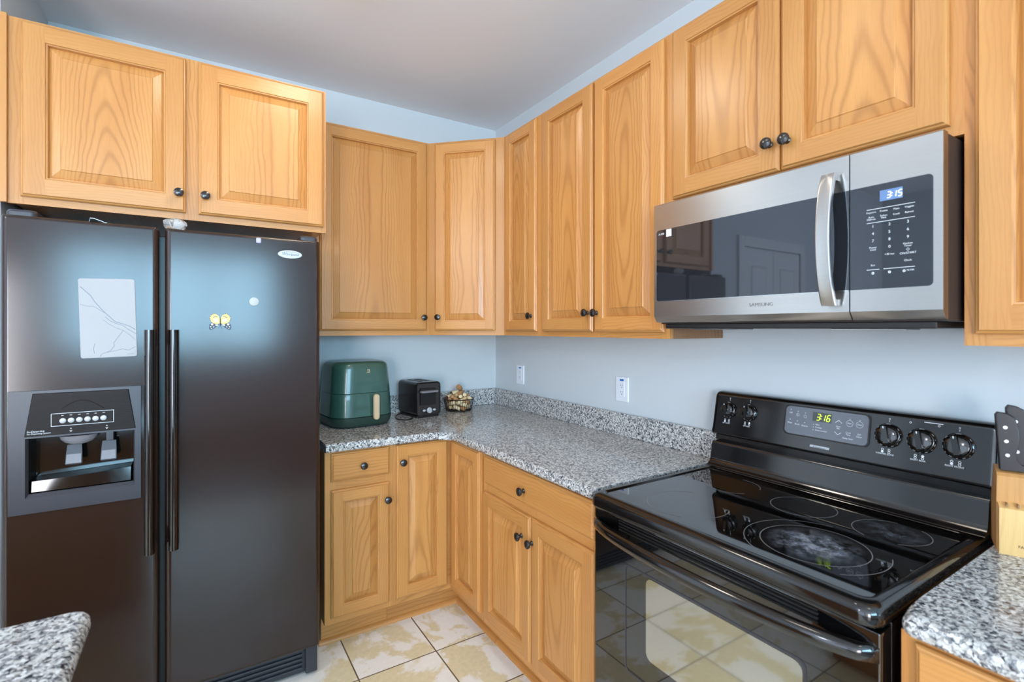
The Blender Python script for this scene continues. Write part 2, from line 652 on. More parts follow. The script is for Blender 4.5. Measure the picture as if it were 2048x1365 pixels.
# the pantry: the side of the refrigerator alcove, then a wall running left with a bifold door in it
b = B()
b.prism([(-2.238, 0.1), (-2.34, 0.1), (-2.34, -0.52), (-5.1, -0.52), (-5.1, -0.62), (-2.238, -0.62)], 0, H)
struct(b.obj('wall_left', 'wall', smooth=0))
shell_box('wall_rear', [((-3.5, -6.6, 0), (0.1, -6.5, 1.10)), ((-3.5, -6.6, 2.45), (0.1, -6.5, H)), ((-5.1, -6.6, 2.1), (-3.5, -6.5, H)), ((-5.1, -6.6, 0), (-4.9, -6.5, 2.1)), ((-4.9, -6.6, 0), (-3.5, -6.5, 0.05)),
                        ((-3.5, -6.6, 1.10), (-3.1, -6.5, 2.45)), ((-0.72, -6.6, 1.10), (0.1, -6.5, 2.45))], 'wall')
shell_box('wall_dining', [((-5.1, -6.5, 0), (-5.0, -0.62, 0.1)), ((-5.1, -6.5, 2.3), (-5.0, -0.62, H)),
                          ((-5.1, -6.5, 0.1), (-5.0, -4.6, 2.3)), ((-5.1, -2.0, 0.1), (-5.0, -0.62, 2.3))], 'wall')


def window(name, T, w, h, cols):
    b = B()
    b.T = T
    e = 0.05
    b.box((0, -0.05, 0), (w, 0.03, e)); b.box((0, -0.05, h - e), (w, 0.03, h))
    b.box((0, -0.05, e), (e, 0.03, h - e)); b.box((w - e, -0.05, e), (w, 0.03, h - e))
    for k in range(1, cols):
        b.box((w * k / cols - 0.025, -0.04, e), (w * k / cols + 0.025, 0.02, h - e))
    return struct(b.obj(name, 'white', smooth=0))


window('window_1', Matrix.Translation((-3.1, -6.52, 1.10)), 2.38, 1.35, 3)
window('added_patio_door', Matrix.Translation((-4.9, -6.52, 0.05)), 1.4, 2.05, 2)  # glazed opening added to carry the rear fill light
window('window_2', Matrix.Translation((-5.02, -4.6, 0.1)) @ Matrix.Rotation(PI / 2, 4, 'Z'), 2.6, 2.2, 2)

# bifold pantry door with its casing
dr = bpy.data.objects.new('door_1', None)
COL.objects.link(dr)
dr.location = (-2.62, -0.62, 0)
struct(dr)
b = B()
for lo, hi in (((-0.0, -0.02, 0), (0.07, 0, 2.12)), ((-0.86, -0.02, 0), (-0.79, 0, 2.12)), ((-0.79, -0.02, 2.04), (0.0, 0, 2.12))):
    b.box(lo, hi, 0.004)
b.obj('casing', 'white', dr)
for k in range(2):
    b = B()
    x0 = -0.785 + 0.3925 * k
    b.box((x0, -0.012, 0.01), (x0 + 0.388, 0, 2.03), 0.003)
    for z0, z1 in ((0.2, 0.95), (1.1, 1.9)):
        b.loft([[(x, -0.0119, z) for x, z in ((x0 + .085, z0), (x0 + .303, z0), (x0 + .303, z1), (x0 + .085, z1))],
                [(x, -0.020, z) for x, z in ((x0 + .092, z0 + .007), (x0 + .296, z0 + .007), (x0 + .296, z1 - .007), (x0 + .092, z1 - .007))],
                [(x, -0.013, z) for x, z in ((x0 + .105, z0 + .02), (x0 + .283, z0 + .02), (x0 + .283, z1 - .02), (x0 + .105, z1 - .02))],
                [(x, -0.019, z) for x, z in ((x0 + .135, z0 + .05), (x0 + .253, z0 + .05), (x0 + .253, z1 - .05), (x0 + .135, z1 - .05))]])
    b.obj('leaf', 'white', dr)

for i, (x, y, lab) in enumerate(((-1.26, -1.22, 'round flush ceiling light above the floor between refrigerator and range'),
                                 (-1.26, -2.0, 'round flush ceiling light nearer the camera, beside the range front'),
                                 (-0.9, -3.3, 'added unseen fill lamp just behind the camera, towards the right wall'),
                                 (-4.2, -2.6, 'added unseen fill lamp over the dining area by the side window'))):
    t = thing('ceiling_and_fill_lamp', lab, 'light', (x, y, H), 0, 'flush ceiling lights')  # the last two fixtures are added housings for the fill lamps
    b = B(); b.lathe([(0.0, 0), (0.175, 0), (0.18, -0.012), (0.17, -0.03), (0.0, -0.03)]); b.obj('base', 'white', t)
    b = B(); b.lathe([(0.16, -0.0301), (0.155, -0.05), (0.12, -0.066), (0.06, -0.074), (0, -0.076)]); b.obj('diffuser', 'lamp', t)


# ------------------------------------------------------------------ oak cabinets
DT = 0.019


def rect(x0, z0, x1, z1, y):
    return [(x0, y, z0), (x1, y, z0), (x1, y, z1), (x0, y, z1)]


def door_part(parent, name, x0, z0, x1, z1, y=0.0, panel=True, fw=0.057, knob=None, label=None, rot=None, loc=None):
    """raised-panel door (or flat drawer front) whose back lies on y; origin at its own lower left corner"""
    w_, h_ = x1 - x0, z1 - z0
    b = B()
    side = [0, 2, 0, 2] if panel else [0, 0, 0, 0]
    b.piece((w_ / 2, 0, h_ / 2))
    L = [b.loop(rect(i, i, w_ - i, h_ - i, yy)) for i, yy in
         ((0, 0), (0, -0.010), (0.0025, -0.0135), (0.006, -0.0150), (0.009, -DT))]
    for a, c in zip(L, L[1:]):
        b.ring(a, c, side)
    b.cap(L[0], 2 if panel else 0, flip=True)
    i0 = 0.009
    if not panel:
        b.piece((w_ / 2, 0, h_ / 2))
        b.cap(L[-1], 0)
    else:
        for xa, xb in ((i0, fw), (w_ - fw, w_ - i0)):
            b.piece(((xa + xb) / 2, 0, h_ / 2))
            b.face(rect(xa, i0, xb, h_ - i0, -DT), 2)
        for za, zb in ((i0, fw), (h_ - fw, h_ - i0)):
            b.piece((w_ / 2, 0, (za + zb) / 2))
            b.face(rect(fw, za, w_ - fw, zb, -DT), 0)
        b.piece((w_ / 2, 0, h_ / 2))
        K = [b.loop(rect(fw + i, fw + i, w_ - fw - i, h_ - fw - i, yy)) for i, yy in
             ((0, -DT), (0.0022, -DT + 0.0030), (0.0060, -DT + 0.0036), (0.0085, -DT + 0.0155))]
        for a, c in zip(K, K[1:]):
            b.ring(a, c, side)
    d = b.obj(name, 'oak', parent, loc or (x0, y, z0), rot, smooth=24)
    if label:
        d['label'] = label
    if panel:
        b = B()
        b.piece((w_ / 2 + random.uniform(-.03, .03), 0, h_ / 2), False)
        f0 = fw + 0.0085
        K = [b.loop(rect(f0 + i, f0 + i, w_ - f0 - i, h_ - f0 - i, yy)) for i, yy in
             ((0, -DT + 0.0150), (0.002, -DT + 0.0145), (0.006, -DT + 0.0118), (0.030, -DT + 0.0026), (0.0322, -DT + 0.0002))]
        for a, c in zip(K, K[1:]):
            b.ring(a, c, 2)
        b.cap(K[-1], 2)
        b.obj('raised_panel', 'oak', d, smooth=18)
    if knob:
        b = B()
        b.lathe([(0.0095, 0), (0.0095, 0.002), (0.0065, 0.005), (0.006, 0.012), (0.009, 0.0155), (0.0150, 0.018),
                 (0.0165, 0.0215), (0.0155, 0.0255), (0.010, 0.0285), (0, 0.0295)], seg=20)
        b.obj('knob', 'knob', d, (knob[0] - x0, -DT, knob[1] - z0), (PI / 2, 0, 0))
    return d


def frame_part(parent, w_, z0, z1, xs, zs, t=0.019):
    """face frame: a closed panel whose front is split into stiles (upright grain) and rails"""
    b = B()
    X = sorted({0.0, w_, *[q for s_ in xs for q in s_]})
    Z = sorted({z0, z1, *[q for s_ in zs for q in s_]})
    for xa, xb in zip(X, X[1:]):
        st = any(a - 1e-6 <= xa and xb <= c + 1e-6 for a, c in xs)
        if st:
            b.piece(((xa + xb) / 2, 0, (z0 + z1) / 2))
        for za, zb in zip(Z, Z[1:]):
            if not st:
                b.piece(((xa + xb) / 2, 0, (za + zb) / 2))
            b.face(rect(xa, za, xb, zb, 0), 2 if st else 0)
    b.piece((w_ / 2, 0, (z0 + z1) / 2))
    a, c = b.loop(rect(0, z0, w_, z1, 0)), b.loop(rect(0, z0, w_, z1, t))
    b.ring(a, c, [0, 2, 0, 2])
    b.cap(c, 2)
    return b.obj('face_frame', 'oak', parent, smooth=0)


def carcass_part(parent, w_, depth, z0, z1, lift=0.012, mats='oak', name='carcass'):
    b = B()
    b.box((0.0015, 0.0191, z0 + lift), (w_ - 0.0015, depth, z1))
    return b.obj(name, mats, parent, smooth=0)


ZB, ZT = 1.376, 2.44
YF = 0.303
kz = 1.474


def cabinet(name, label, loc, rz, w_, depth, z0, z1, xs, rails, group=None):
    t = thing(name, label, 'cabinet', loc, rz, group)
    frame_part(t, w_, z0, z1, xs, rails)
    carcass_part(t, w_, depth, z0, z1)
    return t


# above the refrigerator (deep)
wc = cabinet('wall_cabinet', 'deep oak wall cabinet with two short doors above the black refrigerator', (-2.2185, -0.626, 1.826), 0,
             0.9965, 0.624, 0, ZT - 1.826, [(0, .04), (.472, .545), (.975, .9965)], [(0, .04), (.575, .614)])
zz = 1.826
door_part(wc, 'door', 0.0315, 0.024, 0.4875, 0.606, knob=(0.466, 0.091 + .002), fw=0.062)
door_part(wc, 'door', 0.5285, 0.024, 0.9845, 0.606, knob=(0.550, 0.093), fw=0.062)
b = B(); b.box((-0.019, -0.012, 0.0), (-0.0005, 0.006, 0.617), 0.002); b.obj('filler_strip', 'oak', wc)

# one wide door on the back wall
x0 = -1.2215
wc = cabinet('wall_cabinet', 'oak wall cabinet with a single wide door between the refrigerator and the corner', (x0, -YF, ZB), 0,
             0.6135, 0.301, 0, ZT - ZB, [(0, .045), (.575, .6135)], [(0, .04), (1.03, 1.064)])
door_part(wc, 'door', -1.186 - x0, 0.025, -0.624 - x0, 1.054, knob=(-0.649 - x0, 0.096), fw=0.054)

# diagonal corner cabinet
t = thing('corner_wall_cabinet', 'narrow-doored oak wall cabinet set diagonally across the room corner', 'cabinet', (-0.608, -0.303, ZB), -PI / 4)
fwid = 0.305 * math.sqrt(2)
frame_part(t, fwid, 0, ZT - ZB, [(0, .05), (.375, fwid)], [(0, .04), (1.03, 1.064)])
b = B()
R = Matrix.Rotation(PI / 4, 4, 'Z')
pl = [(-0.608, -0.290), (-0.592, -0.303), (-0.303, -0.592), (-0.290, -0.608), (-0.002, -0.608), (-0.002, -0.002), (-0.608, -0.002)]
pl = [R @ Vector((x + 0.608, y + 0.303, 0)) for x, y in pl]
b.prism([(p.x, p.y + 0.006) if p.y < 0.02 else (p.x, p.y) for p in pl], 0.012, ZT - ZB)
b.obj('carcass', 'oak', t, smooth=0)
door_part(t, 'door', 0.040, 0.025, 0.382, 1.054, knob=(0.0655, 0.098), fw=0.052)

# right wall uppers; local x runs towards the camera
def right(name, label, y0, w_, face, depth, z0, z1, xs, rails, group=None):
    return cabinet(name, label, (-face, y0, z0), -PI / 2, w_, depth, 0, z1 - z0, xs, rails, group)


wc = right('wall_cabinet', 'slim oak wall cabinet with one narrow door just right of the corner cabinet', -0.6085, 0.3395, YF, 0.301, ZB, ZT,
           [(0, .045), (.305, .3395)], [(0, .04), (1.03, 1.064)])
door_part(wc, 'door', 0.034, 0.023, 0.3150, 1.052, knob=(0.281, 0.098), fw=0.05)
wc = right('wall_cabinet', 'tall oak wall cabinet with two full doors left of the microwave', -0.948, 0.7695, YF, 0.301, ZB, ZT,
           [(0, .045), (.35, .42), (.735, .7695)], [(0, .04), (1.03, 1.064)])
door_part(wc, 'door', 0.025, 0.023, 0.3805, 1.054, knob=(0.357, 0.102), fw=0.054)
door_part(wc, 'door', 0.3935, 0.023, 0.754, 1.054, knob=(0.413, 0.100), fw=0.054)
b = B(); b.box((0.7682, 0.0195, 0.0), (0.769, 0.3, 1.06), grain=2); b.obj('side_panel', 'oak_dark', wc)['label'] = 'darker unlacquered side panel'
wc = right('wall_cabinet', 'short oak wall cabinet with two doors directly above the microwave', -1.7175, 0.7925, YF, 0.301, 1.832, ZT,
           [(0, .045), (.35, .44), (.75, .7925)], [(0, .04), (.575, .608)])
door_part(wc, 'door', 0.0225, 0.024, 0.3965, 0.600, knob=(0.3715, 0.103), fw=0.058)
door_part(wc, 'door', 0.3995, 0.024, 0.7695, 0.600, knob=(0.4215, 0.100), fw=0.058)
wc = right('wall_cabinet', 'oak wall cabinet right of the microwave, cut off by the photo edge', -2.51, 0.46, YF, 0.301, ZB, ZT,
           [(0, .045), (.42, .46)], [(0, .04), (1.03, 1.064)])
door_part(wc, 'door', 0.0195, 0.025, 0.4400, 1.054, knob=(0.415, 0.10), fw=0.058)

# base cabinets
FB = 0.626
ZC = 0.872


def base_rest(t, w_, depth, toe=True, x0=0.0):
    b = B()
    b.box((x0 + 0.001, 0.0192, 0.115), (w_ - 0.001, depth, ZC - 0.001)); b.obj('carcass', 'oak', t, smooth=0)
    b = B()
    b.box((x0 + 0.0005, 0.075, 0.0), (w_ - 0.0005, 0.095, 0.1148), grain=0); b.obj('toe_kick', 'oak', t, smooth=0)


def shoe(t, xa, xb, y=0.075):
    b = B()
    prof = [(0, 0), (-0.018, 0), (-0.017, 0.008), (-0.012, 0.015), (-0.005, 0.019), (0, 0.02)]
    b.piece((0, 0, 0))
    b.loft([[(x, y + p, z) for p, z in prof] for x in (xa, xb)], grain=0)
    b.obj('shoe_moulding', 'oak', t)


x0 = -1.2275
t = thing('base_cabinet', 'oak base cabinet with one drawer over one door beside the refrigerator', 'cabinet', (x0, -FB, 0), 0)
frame_part(t, 0.3005, 0.118, ZC, [(0, .045), (.268, .3005)], [(.118, .16), (.69, .755), (.85, ZC)])
base_rest(t, 0.3005, 0.60)
shoe(t, -0.012, 0.3005)
door_part(t, 'drawer', -1.203 - x0, 0.741, -0.943 - x0, 0.865, panel=False, knob=(-1.067 - x0, 0.800))
door_part(t, 'door', -1.203 - x0, 0.146, -0.943 - x0, 0.704, knob=(-0.957 - x0, 0.627), fw=0.05)

t = thing('corner_base_cabinet', 'oak corner base cabinet with two hinged door leaves meeting in the inside corner', 'cabinet', (-0.927, -FB, 0), 0)
b = B()
pl = [(0, 0.0192), (0.301 + 0.0192, 0.0192), (0.301 + 0.0192, -0.339), (0.9245, -0.339), (0.9245, 0.624), (0, 0.624)]
b.prism(pl, 0.115, ZC - 0.001); b.obj('carcass', 'oak', t, smooth=0)
b = B()
def lframe(xa, xb):
    b.piece((0, 0, 0.5))
b.piece(); b.face(rect(0.0005, 0.118, 0.03, ZC, 0), 2)
b.piece(); b.face(rect(0.03, 0.118, 0.301, ZC, 0), 0)
b.piece(); b.face([(0.301, 0, 0.118), (0.301, -0.30, 0.118), (0.301, -0.30, ZC), (0.301, 0, ZC)], 1)
b.piece(); b.face([(0.301, -0.30, 0.118), (0.301, -0.338, 0.118), (0.301, -0.338, ZC), (0.301, -0.30, ZC)], 2)
b.face([(0.0005, 0, 0.118), (0.301, 0, 0.118), (0.301, -0.338, 0.118), (0.32, -0.338, 0.118), (0.32, 0.019, 0.118), (0.0005, 0.019, 0.118)], 0)
b.obj('face_frame', 'oak', t, smooth=0, recalc=False)
b = B()
b.prism([(0.0005, 0.075), (0.301 + .075, 0.075), (0.301 + .075, -0.3385), (0.301 + .095, -0.3385), (0.301 + .095, 0.095), (0.0005, 0.095)], 0, 0.1148, grain=0)
b.obj('toe_kick', 'oak', t, smooth=0)
b = B()
prof = [(0, 0), (-0.018, 0), (-0.017, 0.008), (-0.012, 0.015), (-0.005, 0.019), (0, 0.02)]
b.piece()
b.loft([[(0.0005, 0.075 + p, z) for p, z in prof], [(0.301 + .075 + p, 0.075 + p, z) for p, z in prof], [(0.301 + .075 + p, -0.3385, z) for p, z in prof]], grain=0)
b.obj('shoe_moulding', 'oak', t)
door_part(t, 'door', -0.909 + 0.927, 0.148, -0.650 + 0.927, 0.866, knob=(-0.884 + 0.927, 0.787), fw=0.052)
door_part(t, 'door', 0, 0, 0.284, 0.718, rot=(0, 0, -PI / 2), loc=(0.301, -0.037, 0.148), fw=0.052)

t = thing('base_cabinet', 'oak base cabinet with a wide drawer over two doors left of the range', 'cabinet', (-FB, -0.966, 0), -PI / 2)
frame_part(t, 0.7455, 0.118, ZC, [(0, .045), (.36, .41), (.738, .7455)], [(.118, .16), (.69, .755), (.85, ZC)])
base_rest(t, 0.7455, 0.60)
shoe(t, 0.0, 0.7455)
door_part(t, 'drawer', 0.030, 0.741, 0.738, 0.865, panel=False, knob=(0.345, 0.793))
door_part(t, 'door', 0.022, 0.150, 0.3815, 0.703, knob=(0.330, 0.617), fw=0.052)
door_part(t, 'door', 0.3885, 0.150, 0.738, 0.703, knob=(0.374, 0.613) if False else (0.400, 0.613), fw=0.052)

t = thing('base_cabinet', 'oak base cabinet right of the range under the counter with the knife block', 'cabinet', (-FB, -2.512, 0), -PI / 2)
frame_part(t, 0.46, 0.118, ZC, [(0, .04), (.42, .46)], [(.118, .16), (.69, .755), (.85, ZC)])
base_rest(t, 0.46, 0.60)
door_part(t, 'drawer', 0.024, 0.741, 0.436, 0.862, panel=False, knob=(0.23, 0.80))
door_part(t, 'door', 0.024, 0.150, 0.436, 0.703, knob=(0.40, 0.617), fw=0.052)

# peninsula under the counter at the left
t = thing('peninsula_cabinet', 'oak cabinet under the granite peninsula in the left foreground', 'cabinet', (-2.95, -2.42, 0), 0)
b = B()
b.box((0, 0.02, 0.1), (1.05, 0.66, ZC - 0.001)); b.obj('carcass', 'oak', t, smooth=0)
b = B(); b.box((0.02, 0.05, 0), (1.0, 0.6, 0.0998), grain=0); b.obj('toe_kick', 'oak', t, smooth=0)


# ------------------------------------------------------------------ granite counters
def slab(b, poly, z0, z1, round_edges, r=0.016):
    """polygon slab with rounded nosing on chosen edges (index of their first point)"""
    n = len(poly)
    lo = [b.bm.verts.new((x, y, z0)) for x, y in poly]
    hi = [b.bm.verts.new((x, y, z1)) for x, y in poly]
    b.bm.faces.new(list(reversed(lo)))
    b.bm.faces.new(hi)
    for i in range(n):
        j = (i + 1) % n
        b.bm.faces.new((lo[i], lo[j], hi[j], hi[i]))
    ed = []
    for i in round_edges:
        j = (i + 1) % n
        for q in (lo, hi):
            ed.append(b.bm.edges.get((q[i], q[j])))
    bmesh.ops.bevel(b.bm, geom=ed, offset=r, segments=5, affect='EDGES', profile=0.5)


def arc(cx, cy, r, a0, a1, n=6):
    return [(cx + r * math.cos(math.radians(a0 + (a1 - a0) * k / n)), cy + r * math.sin(math.radians(a0 + (a1 - a0) * k / n))) for k in range(n + 1)]


ct = thing('countertop', 'L-shaped speckled granite countertop running from the refrigerator round the corner to the range', 'countertop', (0, 0, 0.873))
b = B()
E = 0.655
inner = arc(-E - 0.05, -E - 0.05, 0.05, 90, 0, 6)
poly = [(-0.002, -0.002), (-1.2275, -0.002), (-1.2275, -E)] + inner + [(-E, -1.7145), (-0.002, -1.7145)]
slab(b, poly, 0, 0.038, range(2, 2 + len(inner) + 1))
b.obj('slab', 'granite', ct, smooth=40)
b = B(); b.box((-1.2275, -0.022, 0.0382), (-0.002, -0.002, 0.142), 0.002); b.box((-0.022, -1.7145, 0.0382), (-0.002, -0.0222, 0.142), 0.002)
b.obj('backsplash', 'granite', ct, smooth=40)

ct = thing('countertop', 'granite countertop right of the range with the knife block on it', 'countertop', (0, -2.5175, 0.873))
b = B()
poly = [(-0.002, 0), (-E + .02, 0)] + arc(-E + .02, -.02, .02, 90, 180, 4)[1:] + [(-E, -0.458), (-0.002, -0.458)]
slab(b, poly, 0, 0.038, range(1, 6))
b.obj('slab', 'granite', ct, smooth=40)
b = B(); b.box((-0.022, -0.458, 0.0382), (-0.002, 0, 0.142), 0.002); b.obj('backsplash', 'granite', ct)

b = B()
poly = [(1.10, 0.0), (1.10, 0.68)]
poly = [(0, 0), (1.10 - .03, 0)] + arc(1.07, .03, .03, -90, 0, 4)[1:] + arc(1.07, .67, .03, 0, 90, 4) + [(0, 0.70)]
slab(b, poly, 0, 0.038, range(0, len(poly) - 1))
tag(b.obj('countertop', 'granite', None, (-2.955, -2.42, 0.873), smooth=40), 'rounded granite corner of the peninsula in front of the refrigerator', 'countertop')


# ------------------------------------------------------------------ refrigerator
fr = thing('refrigerator', 'black side-by-side refrigerator with ice dispenser under the oak cabinet', 'refrigerator', (-2.209, -0.77, 0))
# local: x right from the left side, y back from the door fronts
b = B(); b.box((0.006, 0.082, 0.03), (0.931, 0.735, 1.748), 0.006); b.obj('body', 'black_plastic', fr)


def fdoor(name, x0, x1, z0, z1, hole=None, rl=0.02, rr=0.02):
    b = B()
    prof = [(x0, 0.078), (x0, rl)] + [(x0 + rl - rl * math.cos(a), rl - rl * math.sin(a)) for a in [PI / 2 * k / 5 for k in range(1, 6)]]
    nh0 = None
    if hole:
        prof += [(hole[0], 0.0), (hole[1], 0.0)]
        nh0 = len(prof) - 2
    prof += [(x1 - rr + rr * math.sin(a), rr - rr * math.cos(a)) for a in [PI / 2 * k / 5 for k in range(0, 5)]] + [(x1, rr), (x1, 0.078)]
    zs = [(z0, .006), (z0 + .004, .0015), (z0 + .012, 0)] + ([(hole[2], 0), (hole[3], 0)] if hole else []) + [(z1 - .012, 0), (z1 - .004, .0015), (z1, .006)]
    L = []
    for z, ins in zs:
        L.append(b.loop([(min(max(x, x0 + ins), x1 - ins), max(y, ins), z) for x, y in prof]))
    for k, (a, c) in enumerate(zip(L, L[1:])):
        for i in range(len(prof)):
            j = (i + 1) % len(prof)
            if hole and i == nh0 and abs(zs[k][0] - hole[2]) < 1e-6:
                continue
            f = b.bm.faces.new((a[i], a[j], c[j], c[i]))
    b.cap(L[0], flip=True); b.cap(L[-1])
    return b.obj(name, 'black_tex', fr, smooth=50)


DZ0, DZ1 = 0.835, 1.217
dL = fdoor('freezer_door', 0.004, 0.402, 0.13, 1.764, (0.024, 0.352, DZ0, DZ1))
dR = fdoor('refrigerator_door', 0.418, 0.936, 0.13, 1.764)
for d, xa in ((dL, 0.362), (dR, 0.430)):
    b = B()
    # upright bar standing off the door on two feet
    sec = [(xa + .015 + .015 * math.cos(q), -.030 - .020 * math.sin(q)) for q in [PI * k / 10 for k in range(11)]] + [(xa + .001, -.024), (xa + .029, -.024)]
    b.loft([[(x, y, z) for x, y in sec] for z in (0.646, 1.408)])
    b.box((xa + .004, -0.026, 0.646), (xa + .026, 0.0, 0.70), 0.002)
    b.box((xa + .004, -0.026, 1.354), (xa + .026, 0.0, 1.408), 0.002)
    b.obj('handle', 'black_gloss', d)
# logo badge on the right door
b = B()
el = [(0.0435 * math.cos(2 * PI * k / 40), 0.0158 * math.sin(2 * PI * k / 40)) for k in range(40)]
b.T = at(0.822, 0, 1.703)
b.loft([[(x, y, 0.0) for x, y in el], [(x, y, 0.003) for x, y in el], [(x * .95, y * .9, 0.0042) for x, y in el]])
b.text('Whirlpool', 0.0145, Matrix.Translation((0, 0.0, 0.0046)), 1, shear=0.3)
b.tube([(0.031 * math.cos(a), 0.010 * math.sin(a), 0.0044) for a in [math.radians(q) for q in range(35, 166, 10)]], 0.0005, 4, mi=1)
b.obj('logo_badge', ['badge', 'print_dark'], dR, smooth=40)
# hinge covers
for xa, xb in ((0.012, 0.085), (0.862, 0.930)):
    b = B()
    p = rrect(xa, 0.02, xb, 0.16, 0.016, 4)
    b.loft([[(x, y, 1.749) for x, y in p], [(x, y, 1.778) for x, y in p], [(xa + .5 * (xb - xa) + (x - xa - .5 * (xb - xa)) * .88, .09 + (y - .09) * .9, 1.786) for x, y in p]])
    b.obj('hinge_cover', 'slate', fr)
b = B()
b.box((0.010, 0.05, 0.012), (0.928, 0.08, 0.122), 0.004)
for k in range(5):
    b.box((0.05, 0.040, 0.030 + 0.018 * k), (0.875, 0.0502, 0.039 + 0.018 * k), 0.002)
b.box((0.885, 0.030, 0.012), (0.930, 0.0502, 0.125), 0.004)
b.obj('base_grille', 'slate', fr)

# dispenser set into the freezer door
X0, X1 = 0.024, 0.352
dp = B()
# surround as a flat frame, slightly proud, with the cavity lining behind it
cx0, cx1, cz0, cz1 = 0.063, 0.335, 0.882, 1.069
px0a, px1a, pz0, pz1 = 0.080, 0.319, 1.079, 1.208
dp.T = Matrix.Identity(4)
out = [(X0, 0, DZ0), (X1, 0, DZ0), (X1, 0, DZ1), (X0, 0, DZ1)]
o2 = [(X0, -0.007, DZ0), (X1, -0.007, DZ0), (X1, -0.007, DZ1), (X0, -0.007, DZ1)]
a, c = dp.loop(out), dp.loop(o2)
dp.ring(a, c)
cav = dp.loop(rect(cx0, cz0, cx1, cz1, -0.007))
dp.ring([c[0], c[1]], [cav[0], cav[1]], closed=False)
dp.ring([c[1], c[2]], [cav[1], cav[2]], closed=False)
dp.ring([c[2], c[3]], [cav[2], cav[3]], closed=False)
dp.ring([c[3], c[0]], [cav[3], cav[0]], closed=False)
lip = dp.loop(rect(cx0 + .006, cz0 + .012, cx1 - .004, cz1 - .002, 0.004))
dp.ring(cav, lip)
disp = dp.obj('ice_dispenser', 'slate', fr, smooth=30)
b = B()
f_ = [b.loop(rect(cx0 + .006, cz0 + .012, cx1 - .004, cz1 - .002, 0.004)),
      b.loop(rect(cx0 + .010, cz0 + .014, cx1 - .010, cz1 - .004, 0.075))]
b.ring(f_[0], f_[1]); b.cap(f_[1])
b.obj('cavity', 'black_gloss', disp, smooth=0)
b = B()
# curved glossy shelf at the foot of the cavity
n = 14
for rad, z in ():
    pass
top = [(cx0 + .012 + (cx1 - cx0 - .024) * k / n, 0.012 - 0.010 * math.sin(PI * k / n), cz0 + .048 + .012 * k / n) for k in range(n + 1)]
bot = [(p[0], 0.006 - 0.006 * math.sin(PI * k / n), cz0 + .016) for k, p in enumerate(top)]
bk = [(p[0], 0.070, cz0 + .050 + .012 * k / n) for k, p in enumerate(top)]
bk2 = [(p[0], 0.070, cz0 + .016) for p in top]
L = [b.loop(q) for q in (bk2, bot, top, bk)]
for a, c in zip(L, L[1:]):
    b.ring(a, c, closed=False)
b.obj('drip_tray', 'black_gloss', disp)
# ribbed control panel, narrower at the top
b = B()
tp = [(px0a, 1.2085), (px1a, 1.2085), (0.338, 1.0745), (0.061, 1.0745)]
b.loft([[(x, -0.0068, z) for x, z in tp[::-1]], [(x + (.002 if x < .2 else -.002), -0.0105, z + (-.002 if z > 1.1 else .002)) for x, z in tp[::-1]]])
for k in range(16):
    z = 1.086 + 0.0073 * k
    f = (z - 1.0745) / (1.2085 - 1.0745)
    xa, xb = 0.061 + f * (px0a - 0.061) + .006, 0.338 + f * (px1a - 0.338) - .006
    b.box((xa, -0.0116, z), (xb, -0.0100, z + 0.0028))
b.obj('control_panel', 'ribbed', disp, smooth=0)
b = B()
b.T = Matrix.Translation((0, -0.0118, 0))
for lo, hi in (((.124, -.0006, 1.1415), (.280, 0, 1.1427)), ((.124, -.0006, 1.1020), (.280, 0, 1.1032)), ((.124, -.0006, 1.1032), (.1252, 0, 1.1415)), ((.2788, -.0006, 1.1032), (.280, 0, 1.1415))):
    b.box(lo, hi)
b.box((.1255, -0.0004, 1.1033), (.2785, .0012, 1.1414), mi=1)
for k in range(6):
    b.box((.1485 + .0205 * k, -.0010, 1.1345), (.1545 + .0205 * k, -.0003, 1.1358))
b.text('In-Door-Ice', 0.0085, at(.068, -.0008, 1.0905), ax='LEFT', shear=0.2)
b.text('Ice Dispensing System', 0.0062, at(.068, -.0008, 1.0835), ax='LEFT', shear=0.2)
for xx in (.172, .262):
    b.text('v', 0.012, at(xx, -.0008, 1.0845), sx=1.4)
    b.text('o', 0.008, at(xx, -.0008, 1.0925))
b.tube([(.150 + .013 * k, -.0004, 1.151 + .030 * math.sin(PI * (k + .6) / 8.5)) for k in range(9)], .0011, 6, mi=1)
b.obj('panel_print', ['print', 'ribbed'], disp, smooth=0)
for k in range(6):
    b = B()
    b.lathe([(0.0082, 0), (0.0082, 0.003), (0.006, 0.0045), (0, 0.005)], seg=18)
    b.obj('button', 'badge', disp, (.1525 + .0202 * k, -0.0115, 1.1185), (PI / 2, 0, 0))
for xx, zt in ((0.174, 1.034), (0.263, 1.036)):
    b = B()
    sec = lambda z, w2, y: [(xx - w2, y, z), (xx + w2, y, z), (xx + w2, y + .012, z), (xx - w2, y + .012, z)]
    b.loft([sec(zt - .066, .018, .018), sec(zt - .062, .021, .016), sec(zt - .030, .020, .024), sec(zt - 0.002, .018, .032)])
    pd = b.obj('paddle', 'slate', disp)
    b = B()
    b.loft([[(xx - .019, .0155, zt - .061), (xx + .019, .0155, zt - .061), (xx + .018, .0232, zt - .031), (xx - .018, .0232, zt - .031)],
            [(xx - .019, .0140, zt - .060), (xx + .019, .0140, zt - .060), (xx + .018, .0218, zt - .032), (xx - .018, .0218, zt - .032)]])
    b.obj('paddle_pad', 'grey_plastic', disp)
b = B()
b.lathe([(0.050, 0), (0.046, -.012), (0.034, -.024), (0.016, -.030), (0, -.031)], Matrix.Translation((0.185, 0.035, cz1 - .006)) @ Matrix.Scale(0.62, 4, (0, 1, 0)))
b.obj('ice_chute', 'grey_plastic', disp)
b = B(); b.box((.255, .028, 1.034), (.275, .048, 1.064), .002); b.obj('water_spout', 'slate', disp)

